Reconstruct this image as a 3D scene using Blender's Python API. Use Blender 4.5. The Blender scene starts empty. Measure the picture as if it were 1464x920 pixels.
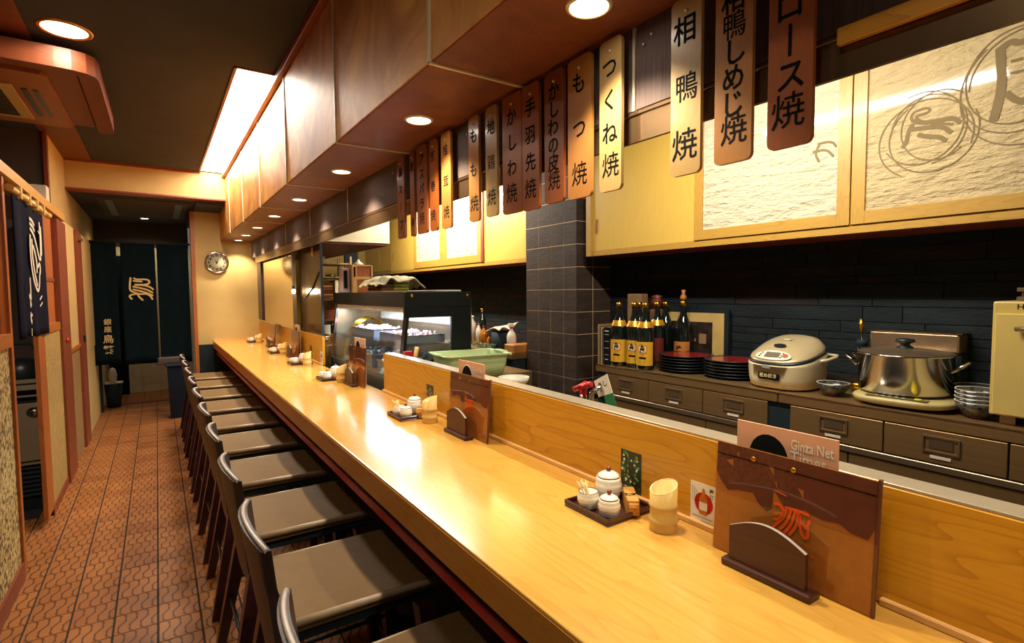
import bpy, bmesh, math, random
from mathutils import Vector, Matrix
random.seed(7)
SC = bpy.context.scene
COL = SC.collection
PI = math.pi

# ------------------------------------------------------------------ camera
cam_d = bpy.data.cameras.new('camera')
cam_d.sensor_width = 36.0
cam_d.lens = 751.9 / 1464 * 36.0
cam_d.clip_start = 0.02
cam = bpy.data.objects.new('camera', cam_d)
COL.objects.link(cam)
_yaw, _pit, _rol = 0.592956, 0.0562903, -0.0076772
_F = Vector((math.sin(_yaw) * math.cos(_pit), math.cos(_yaw) * math.cos(_pit), -math.sin(_pit)))
_R0 = Vector((math.cos(_yaw), -math.sin(_yaw), 0))
_U0 = _R0.cross(_F)
_R = _R0 * math.cos(_rol) + _U0 * math.sin(_rol)
_U = -_R0 * math.sin(_rol) + _U0 * math.cos(_rol)
M = Matrix((_R, _U, -_F)).transposed().to_4x4()
M.translation = Vector((0, 0, 1.42))
cam.matrix_world = M
SC.camera = cam

# ------------------------------------------------------------------ world, exposure
W = bpy.data.worlds.new('world')
SC.world = W
W.use_nodes = True
W.node_tree.nodes['Background'].inputs[0].default_value = (0.85, 0.80, 0.70, 1)
W.node_tree.nodes['Background'].inputs[1].default_value = 0.12
SC.view_settings.view_transform = 'Standard'
SC.view_settings.look = 'None'
SC.view_settings.gamma = 1.0
SC.view_settings.use_curve_mapping = False
SC.view_settings.exposure = 0.42

WARM = (1.0, 0.86, 0.64)
NEUT = (1.0, 0.92, 0.80)
P_DOWN, P_TROUGH, P_BIG, P_KITCH, P_CASE = 34.0, 52.0, 20.0, 30.0, 16.0


# ------------------------------------------------------------------ helpers
def lin(h, a=1.0):
    if isinstance(h, str):
        h = [int(h[i:i + 2], 16) for i in (0, 2, 4)]
    o = []
    for c in h:
        c = c / 255.0
        o.append(c / 12.92 if c <= 0.04045 else ((c + 0.055) / 1.055) ** 2.4)
    return (*o, a)


def mat(name):
    m = bpy.data.materials.new(name)
    m.use_nodes = True
    nt = m.node_tree
    return m, nt, nt.nodes['Principled BSDF']


def plain(name, col, rough=0.5, metal=0.0, var=0.08, scale=12.0, bump=0.0, bscale=80.0, emit=None, es=0.0, stretch=(1, 1, 1), coat=0.0, alpha=None, trans=0.0, spec=0.5):
    m, nt, b = mat(name)
    c = lin(col)
    tc = nt.nodes.new('ShaderNodeTexCoord')
    mp = nt.nodes.new('ShaderNodeMapping')
    mp.inputs['Scale'].default_value = stretch
    nt.links.new(tc.outputs['Object'], mp.inputs[0])
    n = nt.nodes.new('ShaderNodeTexNoise')
    n.inputs['Scale'].default_value = scale
    n.inputs['Detail'].default_value = 3
    nt.links.new(mp.outputs[0], n.inputs['Vector'])
    r = nt.nodes.new('ShaderNodeValToRGB')
    r.color_ramp.elements[0].position = 0.3
    r.color_ramp.elements[1].position = 0.7
    r.color_ramp.elements[0].color = (c[0] * (1 - var), c[1] * (1 - var), c[2] * (1 - var), 1)
    r.color_ramp.elements[1].color = (min(1, c[0] * (1 + var)), min(1, c[1] * (1 + var)), min(1, c[2] * (1 + var)), 1)
    nt.links.new(n.outputs['Fac'], r.inputs[0])
    nt.links.new(r.outputs[0], b.inputs['Base Color'])
    b.inputs['Roughness'].default_value = rough
    b.inputs['Metallic'].default_value = metal
    b.inputs['Specular IOR Level'].default_value = spec
    if coat:
        b.inputs['Coat Weight'].default_value = coat
        b.inputs['Coat Roughness'].default_value = 0.08
    if trans:
        b.inputs['Transmission Weight'].default_value = trans
    if bump:
        n2 = nt.nodes.new('ShaderNodeTexNoise')
        n2.inputs['Scale'].default_value = bscale
        n2.inputs['Detail'].default_value = 4
        nt.links.new(mp.outputs[0], n2.inputs['Vector'])
        bp = nt.nodes.new('ShaderNodeBump')
        bp.inputs['Strength'].default_value = bump
        bp.inputs['Distance'].default_value = 0.01
        nt.links.new(n2.outputs['Fac'], bp.inputs['Height'])
        nt.links.new(bp.outputs[0], b.inputs['Normal'])
    if emit:
        b.inputs['Emission Color'].default_value = lin(emit)
        b.inputs['Emission Strength'].default_value = es
    return m


def wood(name, c1, c2, axis='y', scale=1.0, rough=0.35, coat=0.0, contrast=1.0, bump=0.05):
    """long grain along one axis with cathedral figure"""
    m, nt, b = mat(name)
    L = nt.links.new
    tc = nt.nodes.new('ShaderNodeTexCoord')
    mp = nt.nodes.new('ShaderNodeMapping')
    s = {'x': (0.12, 1, 1), 'y': (1, 0.12, 1), 'z': (1, 1, 0.12)}[axis]
    mp.inputs['Scale'].default_value = tuple(v * scale for v in s)
    L(tc.outputs['Object'], mp.inputs[0])
    n = nt.nodes.new('ShaderNodeTexNoise')
    n.inputs['Scale'].default_value = 3.0
    n.inputs['Detail'].default_value = 2
    L(mp.outputs[0], n.inputs['Vector'])
    # rings out of a smooth noise field
    mu = nt.nodes.new('ShaderNodeMath'); mu.operation = 'MULTIPLY'; mu.inputs[1].default_value = 22.0
    L(n.outputs['Fac'], mu.inputs[0])
    fr = nt.nodes.new('ShaderNodeMath'); fr.operation = 'FRACT'
    L(mu.outputs[0], fr.inputs[0])
    pw = nt.nodes.new('ShaderNodeMath'); pw.operation = 'POWER'; pw.inputs[1].default_value = 5.0
    L(fr.outputs[0], pw.inputs[0])
    n2 = nt.nodes.new('ShaderNodeTexNoise')
    n2.inputs['Scale'].default_value = 70.0
    n2.inputs['Detail'].default_value = 3
    L(mp.outputs[0], n2.inputs['Vector'])
    n3 = nt.nodes.new('ShaderNodeTexNoise')
    n3.inputs['Scale'].default_value = 1.3
    L(mp.outputs[0], n3.inputs['Vector'])
    a1 = nt.nodes.new('ShaderNodeMath'); a1.operation = 'MULTIPLY_ADD'; a1.inputs[1].default_value = 0.45 * contrast
    L(pw.outputs[0], a1.inputs[0])
    a2 = nt.nodes.new('ShaderNodeMath'); a2.operation = 'MULTIPLY_ADD'; a2.inputs[1].default_value = 0.5; a2.inputs[2].default_value = -0.12
    L(n2.outputs['Fac'], a2.inputs[0])
    L(a2.outputs[0], a1.inputs[2])
    a3 = nt.nodes.new('ShaderNodeMath'); a3.operation = 'MULTIPLY_ADD'; a3.inputs[1].default_value = 0.35; a3.use_clamp = True
    L(n3.outputs['Fac'], a3.inputs[0]); L(a1.outputs[0], a3.inputs[2])
    mx = nt.nodes.new('ShaderNodeMix'); mx.data_type = 'RGBA'
    mx.inputs['A'].default_value = lin(c1)
    mx.inputs['B'].default_value = lin(c2)
    L(a3.outputs[0], mx.inputs['Factor'])
    L(mx.outputs['Result'], b.inputs['Base Color'])
    b.inputs['Roughness'].default_value = rough
    if coat:
        b.inputs['Coat Weight'].default_value = coat
        b.inputs['Coat Roughness'].default_value = 0.12
    if bump:
        bp = nt.nodes.new('ShaderNodeBump'); bp.inputs['Strength'].default_value = bump; bp.inputs['Distance'].default_value = 0.003
        L(n2.outputs['Fac'], bp.inputs['Height']); L(bp.outputs[0], b.inputs['Normal'])
    return m


def emis(name, col, s):
    m, nt, b = mat(name)
    b.inputs['Base Color'].default_value = (0.8, 0.8, 0.8, 1)
    b.inputs['Emission Color'].default_value = lin(col)
    b.inputs['Emission Strength'].default_value = s
    return m


def glass(name, col='ffffff', rough=0.0, tint=1.0):
    m, nt, b = mat(name)
    nt.nodes.remove(b)
    out = nt.nodes['Material Output']
    tr = nt.nodes.new('ShaderNodeBsdfTransparent')
    tr.inputs[0].default_value = lin(col)
    gl = nt.nodes.new('ShaderNodeBsdfGlossy'); gl.inputs['Roughness'].default_value = rough
    # thin sheet: reflectance rises towards grazing from either side
    lw = nt.nodes.new('ShaderNodeLayerWeight'); lw.inputs['Blend'].default_value = 0.5
    pw = nt.nodes.new('ShaderNodeMath'); pw.operation = 'POWER'; pw.inputs[1].default_value = 4.0
    nt.links.new(lw.outputs['Facing'], pw.inputs[0])
    ad = nt.nodes.new('ShaderNodeMath'); ad.operation = 'MULTIPLY_ADD'; ad.inputs[1].default_value = 0.5; ad.inputs[2].default_value = 0.03
    nt.links.new(pw.outputs[0], ad.inputs[0])
    mx = nt.nodes.new('ShaderNodeMixShader')
    nt.links.new(ad.outputs[0], mx.inputs[0]); nt.links.new(tr.outputs[0], mx.inputs[1]); nt.links.new(gl.outputs[0], mx.inputs[2])
    nt.links.new(mx.outputs[0], out.inputs[0])
    return m


class MB:
    """collects shapes into one mesh"""
    def __init__(s):
        s.bm = bmesh.new()

    def _fin(s, verts, mi, mtx=None):
        if mtx is not None:
            bmesh.ops.transform(s.bm, matrix=mtx, verts=verts)
        fs = set()
        for v in verts:
            for f in v.link_faces:
                fs.add(f)
        for f in fs:
            f.material_index = mi
        return s

    def box(s, x0, y0, z0, x1, y1, z1, bev=0.0, mi=0, seg=1, mtx=None):
        g = bmesh.ops.create_cube(s.bm, size=1.0)
        vs = g['verts']
        m = Matrix.Translation(((x0 + x1) / 2, (y0 + y1) / 2, (z0 + z1) / 2)) @ Matrix.Diagonal((abs(x1 - x0), abs(y1 - y0), abs(z1 - z0), 1))
        bmesh.ops.transform(s.bm, matrix=m, verts=vs)
        if bev:
            es = list({e for v in vs for e in v.link_edges})
            r = bmesh.ops.bevel(s.bm, geom=es, offset=bev, segments=seg, profile=0.5, affect='EDGES')
            vs = r['verts']
        return s._fin(vs, mi, mtx)

    def poly(s, pts, mi=0):
        vs = [s.bm.verts.new(p) for p in pts]
        f = s.bm.faces.new(vs); f.material_index = mi
        return s

    def prism(s, pts, fn, t0, t1, mi=0):
        """2D outline pts -> fn(u,v,t) -> 3D, from t0 to t1"""
        a = [s.bm.verts.new(fn(u, v, t0)) for u, v in pts]
        b = [s.bm.verts.new(fn(u, v, t1)) for u, v in pts]
        n = len(pts)
        f = [s.bm.faces.new(a), s.bm.faces.new(b[::-1])]
        for i in range(n):
            f.append(s.bm.faces.new((a[i], b[i], b[(i + 1) % n], a[(i + 1) % n])))
        for q in f:
            q.material_index = mi
        bmesh.ops.recalc_face_normals(s.bm, faces=f)
        return s

    def lathe(s, prof, c=(0, 0, 0), seg=24, mi=0, sx=1.0, sy=1.0, mtx=None):
        rings = []
        allv = []
        for r, z in prof:
            if r < 1e-6:
                v = s.bm.verts.new((c[0], c[1], c[2] + z)); rings.append([v]); allv.append(v)
            else:
                ring = [s.bm.verts.new((c[0] + sx * r * math.cos(2 * PI * i / seg), c[1] + sy * r * math.sin(2 * PI * i / seg), c[2] + z)) for i in range(seg)]
                rings.append(ring); allv += ring
        fs = []
        for a, b in zip(rings, rings[1:]):
            for i in range(seg):
                j = (i + 1) % seg
                if len(a) == 1 and len(b) == 1:
                    continue
                if len(a) == 1:
                    fs.append(s.bm.faces.new((a[0], b[j], b[i])))
                elif len(b) == 1:
                    fs.append(s.bm.faces.new((a[i], a[j], b[0])))
                else:
                    fs.append(s.bm.faces.new((a[i], a[j], b[j], b[i])))
        for f in fs:
            f.material_index = mi
            f.smooth = True
        if mtx is not None:
            bmesh.ops.transform(s.bm, matrix=mtx, verts=allv)
        return s

    def tube(s, pts, r, seg=8, mi=0, cap=True):
        pts = [Vector(p) for p in pts]
        rs = r if isinstance(r, (list, tuple)) else [r] * len(pts)
        rings = []
        prev = None
        for i, p in enumerate(pts):
            d = (pts[min(i + 1, len(pts) - 1)] - pts[max(i - 1, 0)]).normalized()
            if prev is None:
                up = Vector((0, 0, 1)) if abs(d.z) < 0.9 else Vector((1, 0, 0))
            else:
                up = prev
            a = d.cross(up).normalized()
            b = a.cross(d).normalized()
            prev = b
            rings.append([s.bm.verts.new(p + (a * math.cos(2 * PI * k / seg) + b * math.sin(2 * PI * k / seg)) * rs[i]) for k in range(seg)])
        fs = []
        for a, b in zip(rings, rings[1:]):
            for k in range(seg):
                f = s.bm.faces.new((a[k], a[(k + 1) % seg], b[(k + 1) % seg], b[k])); f.smooth = True
                fs.append(f)
        if cap:
            fs.append(s.bm.faces.new(rings[0][::-1])); fs.append(s.bm.faces.new(rings[-1]))
        for f in fs:
            f.material_index = mi
        return s

    def grid(s, fn, nu, nv, mi=0, smooth=True):
        vs = [[s.bm.verts.new(fn(i / nu, j / nv)) for j in range(nv + 1)] for i in range(nu + 1)]
        for i in range(nu):
            for j in range(nv):
                f = s.bm.faces.new((vs[i][j], vs[i + 1][j], vs[i + 1][j + 1], vs[i][j + 1])); f.smooth = smooth; f.material_index = mi
        return s

    def slab(s, fn, nu, nv, th, mi=0):
        """closed thin solid: fn(u,v) -> (pos, normal)"""
        A = []; B = []
        for i in range(nu + 1):
            ra = []; rb = []
            for j in range(nv + 1):
                p, n = fn(i / nu, j / nv)
                p = Vector(p); n = Vector(n).normalized()
                ra.append(s.bm.verts.new(p + n * th / 2)); rb.append(s.bm.verts.new(p - n * th / 2))
            A.append(ra); B.append(rb)
        fs = []
        for i in range(nu):
            for j in range(nv):
                fs.append(s.bm.faces.new((A[i][j], A[i + 1][j], A[i + 1][j + 1], A[i][j + 1])))
                fs.append(s.bm.faces.new((B[i][j], B[i][j + 1], B[i + 1][j + 1], B[i + 1][j])))
        for i in range(nu):
            fs.append(s.bm.faces.new((A[i][0], B[i][0], B[i + 1][0], A[i + 1][0])))
            fs.append(s.bm.faces.new((A[i][nv], A[i + 1][nv], B[i + 1][nv], B[i][nv])))
        for j in range(nv):
            fs.append(s.bm.faces.new((A[0][j], A[0][j + 1], B[0][j + 1], B[0][j])))
            fs.append(s.bm.faces.new((A[nu][j], B[nu][j], B[nu][j + 1], A[nu][j + 1])))
        for f in fs:
            f.material_index = mi
            f.smooth = True
        bmesh.ops.recalc_face_normals(s.bm, faces=fs)
        return s

    def ribbon(s, pts, w, fn, th=0.0006, mi=0):
        """brush stroke: 2D polyline with widths -> raised flat strip; fn(u,v,t)"""
        s.k = getattr(s, 'k', 0) + 1
        th = th + .00006 * s.k                             # later strokes lie on top of earlier ones
        for _ in range(2 if len(pts) > 2 else 0):          # round the corners of the stroke
            q = [pts[0]]
            for a, b in zip(pts, pts[1:]):
                q += [(a[0] * .75 + b[0] * .25, a[1] * .75 + b[1] * .25), (a[0] * .25 + b[0] * .75, a[1] * .25 + b[1] * .75)]
            pts = q + [pts[-1]]
        n = len(pts)
        ws = w if isinstance(w, (list, tuple)) else [w * (0.55 if i in (0, n - 1) else 1.0) for i in range(n)]
        L = []; R = []
        for i in range(n):
            a = Vector(pts[max(i - 1, 0)]); b = Vector(pts[min(i + 1, n - 1)])
            d = (b - a).normalized(); nn = Vector((-d.y, d.x)) * ws[i] / 2
            p = Vector(pts[i])
            L.append(s.bm.verts.new(fn(p.x + nn.x, p.y + nn.y, th))); R.append(s.bm.verts.new(fn(p.x - nn.x, p.y - nn.y, th)))
        for i in range(n - 1):
            f = s.bm.faces.new((L[i], R[i], R[i + 1], L[i + 1])); f.material_index = mi
        return s

    def text(s, body, size, fn, u=0.0, v=0.0, th=0.0006, mi=0, bold=0.0, align='CENTER', sx=1.0):
        c = bpy.data.curves.new('t', 'FONT')
        c.body = body; c.size = size; c.align_x = align; c.align_y = 'CENTER'; c.offset = bold; c.resolution_u = 2
        c.space_character = 1.0
        o = bpy.data.objects.new('t', c); COL.objects.link(o)
        bpy.context.view_layer.update()
        dg = bpy.context.evaluated_depsgraph_get()
        me = bpy.data.meshes.new_from_object(o.evaluated_get(dg))
        vs = [s.bm.verts.new(fn(q.co.x * sx + u, q.co.y + v, th)) for q in me.vertices]
        for p in me.polygons:
            try:
                f = s.bm.faces.new([vs[i] for i in p.vertices]); f.material_index = mi
            except ValueError:
                pass
        bpy.data.objects.remove(o); bpy.data.curves.remove(c); bpy.data.meshes.remove(me)
        return s

    def obj(s, name, m, parent=None, smooth=None, angle=None):
        me = bpy.data.meshes.new(name)
        bmesh.ops.recalc_face_normals(s.bm, faces=s.bm.faces[:]) if smooth == 'fix' else None
        s.bm.to_mesh(me); s.bm.free()
        for q in (m if isinstance(m, (list, tuple)) else [m]):
            me.materials.append(q)
        if smooth:
            me.shade_smooth()
            me.set_sharp_from_angle(angle=math.radians(angle or 40))
        o = bpy.data.objects.new(name, me)
        COL.objects.link(o)
        if parent is not None:
            o.parent = parent
            off = Vector((0, 0, 0)); q = parent
            while q is not None:
                off += Vector(q.location); q = q.parent
            me.transform(Matrix.Translation(-off))
        return o


def thing(name, label, cat, loc=(0, 0, 0), rz=0.0, group=None):
    o = bpy.data.objects.new(name, None)
    COL.objects.link(o)
    o.empty_display_size = 0.05
    o.location = loc; o.rotation_euler = (0, 0, rz)
    o['label'] = label; o['category'] = cat
    if group:
        o['group'] = group
    return o


def tag(o, label, cat, group=None):
    o['label'] = label; o['category'] = cat
    if group:
        o['group'] = group
    return o


def struct(o):
    o['kind'] = 'structure'
    return o


def dup(src, loc=None, rz=None, label=None, group=None, rot=None):
    """a thing with copies of its parts and sub-parts"""
    def rec(o, par):
        c = o.copy(); COL.objects.link(c)
        if par is not None:
            c.parent = par
        for ch in [q for q in KIDS.get(o.name, ())]:
            rec(ch, c)
        return c
    global KIDS
    KIDS = {}
    for o in COL.objects:
        if o.parent is not None:
            KIDS.setdefault(o.parent.name, []).append(o)
    c = rec(src, None)
    if loc is not None: c.location = loc
    if rz is not None: c.rotation_euler = (0, 0, rz)
    if rot is not None: c.rotation_euler = rot
    if label: c['label'] = label
    if group: c['group'] = group
    return c


def spot(name, loc, power, col, angle, blend, parent=None, size=0.03, aim=None):
    l = bpy.data.lights.new(name, 'SPOT')
    l.energy = power; l.color = col; l.spot_size = math.radians(angle); l.spot_blend = blend; l.shadow_soft_size = size
    o = bpy.data.objects.new(name, l); COL.objects.link(o)
    o.location = loc
    if parent is not None:
        o.parent = parent
    return o


def area(name, loc, power, col, sx, sy, rot=(0, 0, 0), parent=None, spread=180):
    l = bpy.data.lights.new(name, 'AREA')
    l.shape = 'RECTANGLE'; l.size = sx; l.size_y = sy; l.energy = power; l.color = col
    l.spread = math.radians(spread)
    o = bpy.data.objects.new(name, l); COL.objects.link(o)
    o.location = loc; o.rotation_euler = rot
    if parent is not None:
        o.parent = parent
    return o


# planes on which flat print is laid: fn(u, v, t): u to the reader's right, v up, t towards the reader
def on_x(X, Y, Z):      # faces -X (towards the seats); reader's right is -Y
    return lambda u, v, t: Vector((X - t, Y - u, Z + v))


def on_y(X, Y, Z):      # faces -Y
    return lambda u, v, t: Vector((X + u, Y - t, Z + v))


def on_px(X, Y, Z):     # faces +X ; reader's right is +Y
    return lambda u, v, t: Vector((X + t, Y + u, Z + v))


# ------------------------------------------------------------------ materials
m_counter = wood('counter wood', 'd7a54c', 'b57d2e', 'y', 1.6, 0.2, 0.4, 0.6)
m_apron = wood('counter edge wood', 'e39a36', 'c27a20', 'y', 3.0, 0.4, 0.0, 0.7)
m_splash = wood('backboard wood', 'cc921f', '9c6009', 'y', 2.0, 0.35, 0.2, 1.0)
m_light = wood('moulding wood', 'e2b370', 'bd8238', 'y', 3.0, 0.4)
m_redw = wood('red brown wood', '8a3c22', '5c2012', 'z', 3.0, 0.4)
m_redy = wood('red brown rail', '94381c', '6a2612', 'y', 3.0, 0.4)
m_orange = wood('orange post wood', 'b5672a', '86401a', 'z', 2.5, 0.45)
m_oranged = wood('darker post wood', '8d4524', '662c18', 'z', 2.5, 0.45)
m_orangey = wood('orange rail wood', 'b86c26', '86451a', 'y', 2.5, 0.45)
m_cab = wood('cabinet veneer', 'cda94e', 'b8923a', 'z', 1.2, 0.35, 0.2, 0.25)
m_cabf = wood('cabinet frame', 'bb913c', '8a6322', 'y', 4.0, 0.4, 0.1, 0.7)
m_cabz = wood('cabinet stile', 'bb913c', '8a6322', 'z', 4.0, 0.4, 0.1, 0.7)
m_lint = wood('golden lintel wood', 'd09c48', 'a8742c', 'y', 2.5, 0.4)
m_acw = wood('air conditioner pelmet wood', '803e1a', '58260f', 'x', 2.0, 0.45, 0.0)
m_acp = wood('air conditioner panel', '9a5a2e', '87491f', 'y', 1.0, 0.45, 0, 0.3)
m_wall = plain('yellow plaster', 'bfa063', 0.85, 0, 0.05, 4, 0.1, 120)
m_walld = plain('dark brown wallpaper', '4a3d35', 0.9, 0, 0.1, 6)
m_ceil = plain('dark ceiling paper', '494749', 0.95, 0, 0.08, 3, 0.08, 200, spec=0.1)
m_black = plain('black lacquer', '182326', 0.35, 0, 0.1)
m_blackm = plain('matte black', '1b272a', 0.7, 0, 0.1, spec=0.25)
m_seat = plain('seat leather', '6a4f2a', 0.6, 0, 0.07, 25, 0.12, 220, spec=0.2)
m_back = plain('backrest leather', '3a2a25', 0.45, 0, 0.08, 25, 0.1, 220)
m_leg = plain('stool leg lacquer', '38161a', 0.35, 0, 0.15, 20)
m_spipe = plain('seat edge highlight', '9c8466', 0.4, 0, 0.1, 60)  # pale tone paints the light caught along the seat sides
m_pipe = plain('pale edge piping', 'b9ada2', 0.3, 0, 0.1, 60)  # on the backrest tops the pale tone stands in for a shiny highlight
m_steel = plain('brushed steel', '9a8468', 0.32, 0.8, 0.06, 30, 0.03, 300, stretch=(1, 1, 8))
m_steeld = plain('dull drawer steel', 'a07e50', 0.4, 0.75, 0.08, 10, 0.02, 200, stretch=(1, 0.1, 8))
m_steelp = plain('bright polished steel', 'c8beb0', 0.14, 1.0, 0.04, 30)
m_cap = plain('satin steel capping', 'b3a48c', 0.3, 0.5, 0.04, 30)
m_mirror = plain('polished steel screen', 'c9b48c', 0.07, 1.0, 0.03, 5)
m_brassst = plain('pale brass strip', 'e0d2b0', 0.3, 0.25, 0.06, 30)
m_purple = plain('dark wallpaper panel', '5c4a44', 0.75, 0.0, 0.3, 60, 0.1, 200, stretch=(1, 4, 0.15))
m_white = plain('white enamel', 'd8cfba', 0.4)
m_cream = plain('cream porcelain', 'e6dcc6', 0.3, 0, 0.05, 30, 0, 80, coat=0.4)
m_ink = plain('black ink', '0b0e0f', 0.8, 0, 0.05, spec=0.1)
m_rubber = plain('dark grout', '2a2220', 0.9)
m_lamp = emis('lamp glass', 'fff6e6', 14.0)
m_trough = emis('light trough diffuser', 'fff4dc', 3.6)
m_tube = emis('fluorescent tube', 'fff6e0', 5.0)
m_casel = emis('case lamp tube', 'd8e8ff', 9.0)
m_glass = glass('clear glass')
m_glassd = glass('smoked bottle glass', '9a9a8a')
m_navy = plain('navy cloth', '0f1022', 0.95, 0, 0.12, 30, 0.1, 300, spec=0.08)
m_dnav = plain('dark indigo cloth', '0f1a1d', 0.97, 0, 0.15, 10, 0.1, 300, spec=0.05)
m_dye = plain('undyed cloth print', 'dccfb2', 0.9, 0, 0.12, 60)
m_casek = plain('case black enamel', '0c1214', 0.35, 0, 0.05, spec=0.3)
m_dyeg = plain('golden print', 'd9bd7c', 0.9, 0, 0.12, 60)
m_lacq = plain('tray lacquer', '3a1512', 0.3, 0, 0.1, coat=0.3)
m_holder = wood('menu stand wood', '4a1e14', '2c0f0b', 'y', 4.0, 0.4, 0.0)
m_bamboo = wood('bamboo', 'd8b364', 'bd9040', 'z', 4.0, 0.4, 0, 0.3)
m_pick = plain('toothpick wood', 'e6cf9a', 0.6)
m_spice = wood('spice box wood', 'c98f3c', 'a66a20', 'y', 5.0, 0.5)
m_gold = plain('brass', 'c9952e', 0.3, 1.0)
m_brown = plain('dark brown cover print', '5a2f26', 0.6, 0, 0.12, 40)
m_tan = plain('tan cover paper', 'a0692c', 0.6, 0, 0.08, 60)
m_clear = glass('clear acrylic', 'fff8ee')
m_logo = plain('orange red print', 'f0641a', 0.6)
m_slate = plain('slate tile', '3b2e25', 0.7, 0, 0.22, 8, 0.3, 22, stretch=(1, 1, 2.2), spec=0.2)
m_slateg = plain('tile grout line', 'd0b080', 0.8)
m_wallk = plain('dark slate strip', '1a2022', 0.8, 0, 0.3, 5, 0.5, 40, stretch=(1, 1, 3), spec=0.15)
m_wallk2 = plain('browner slate strip', '241f1c', 0.8, 0, 0.25, 6, 0.5, 40, stretch=(1, 1, 3), spec=0.15)
m_grey = plain('grey plastic', '8b8b85', 0.5)
m_blue = plain('navy plastic', '0a1424', 0.5, spec=0.3)
m_green = plain('pale green plastic', 'b2c487', 0.4, 0, 0.03)
m_red = plain('red plastic', 'b01818', 0.3)
m_dgreen = plain('green print', '1f6a3c', 0.6)
m_paper = plain('white paper', 'd9cfb8', 0.7)
m_pink = plain('salmon paper', 'cc9674', 0.6, 0, 0.04)
m_speck = None


def m_floor_tile():
    m, nt, b = mat('terracotta tile')
    L = nt.links.new
    g = nt.nodes.new('ShaderNodeNewGeometry')
    sp = nt.nodes.new('ShaderNodeSeparateXYZ'); L(g.outputs['Position'], sp.inputs[0])

    def mth(op, a, bb=None, c=None, cl=False):
        n = nt.nodes.new('ShaderNodeMath'); n.operation = op; n.use_clamp = cl
        for i, v in enumerate((a, bb, c)):
            if v is None: continue
            if hasattr(v, 'links') or hasattr(v, 'is_linked'):
                L(v, n.inputs[i])
            else:
                n.inputs[i].default_value = v
        return n.outputs[0]
    ky = 2 * PI / 0.158
    wv = mth('MULTIPLY', mth('SINE', mth('MULTIPLY', sp.outputs[1], ky)), 1.5)
    wv = mth('MAXIMUM', mth('MINIMUM', wv, 1.0), -1.0)
    xs = mth('MULTIPLY_ADD', wv, 0.30, mth('MULTIPLY', sp.outputs[0], 4 / 0.158))
    fr = mth('ABSOLUTE', mth('SUBTRACT', mth('FRACT', xs), 0.5))
    cs = mth('ABSOLUTE', mth('COSINE', mth('MULTIPLY', sp.outputs[1], ky)))
    gr = mth('LESS_THAN', fr, mth('MULTIPLY_ADD', cs, 0.08, 0.055))
    # grooves break off near the tile's cross joints
    fy = mth('ABSOLUTE', mth('SUBTRACT', mth('FRACT', mth('MULTIPLY', sp.outputs[1], 1 / 0.158)), 0.5))
    gr = mth('MULTIPLY', gr, mth('LESS_THAN', fy, 0.465))
    n = nt.nodes.new('ShaderNodeTexNoise'); n.inputs['Scale'].default_value = 5.0; n.inputs['Detail'].default_value = 3
    L(g.outputs['Position'], n.inputs['Vector'])
    oi = nt.nodes.new('ShaderNodeObjectInfo')
    f = mth('MULTIPLY_ADD', oi.outputs['Random'], 0.4, mth('MULTIPLY', n.outputs['Fac'], 0.7), cl=True)
    mx = nt.nodes.new('ShaderNodeMix'); mx.data_type = 'RGBA'
    mx.inputs['A'].default_value = lin('824820'); mx.inputs['B'].default_value = lin('a86c32')
    L(f, mx.inputs['Factor'])
    m2 = nt.nodes.new('ShaderNodeMix'); m2.data_type = 'RGBA'
    L(gr, m2.inputs['Factor']); L(mx.outputs['Result'], m2.inputs['A']); m2.inputs['B'].default_value = lin('54301c')
    L(m2.outputs['Result'], b.inputs['Base Color'])
    b.inputs['Roughness'].default_value = 0.45
    bp = nt.nodes.new('ShaderNodeBump'); bp.invert = True; bp.inputs['Strength'].default_value = 0.6; bp.inputs['Distance'].default_value = 0.003
    L(gr, bp.inputs['Height']); L(bp.outputs[0], b.inputs['Normal'])
    return m


def m_speckle():
    m, nt, b = mat('speckled stone plaster')
    L = nt.links.new
    tc = nt.nodes.new('ShaderNodeTexCoord')
    v = nt.nodes.new('ShaderNodeTexVoronoi'); v.inputs['Scale'].default_value = 110.0
    n = nt.nodes.new('ShaderNodeTexNoise'); n.inputs['Scale'].default_value = 45.0; n.inputs['Detail'].default_value = 4
    L(tc.outputs['Object'], v.inputs['Vector']); L(tc.outputs['Object'], n.inputs['Vector'])
    r = nt.nodes.new('ShaderNodeValToRGB')
    e = r.color_ramp.elements
    e[0].position = 0.40; e[0].color = lin('5c4526'); e[1].position = 0.50; e[1].color = lin('b39452')
    x = e.new(0.7); x.color = lin('d2b97c')
    L(n.outputs['Fac'], r.inputs[0]); L(r.outputs[0], b.inputs['Base Color'])
    b.inputs['Roughness'].default_value = 0.9
    bp = nt.nodes.new('ShaderNodeBump'); bp.inputs['Strength'].default_value = 0.5; bp.inputs['Distance'].default_value = 0.004
    L(v.outputs['Distance'], bp.inputs['Height']); L(bp.outputs[0], b.inputs['Normal'])
    return m


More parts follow.
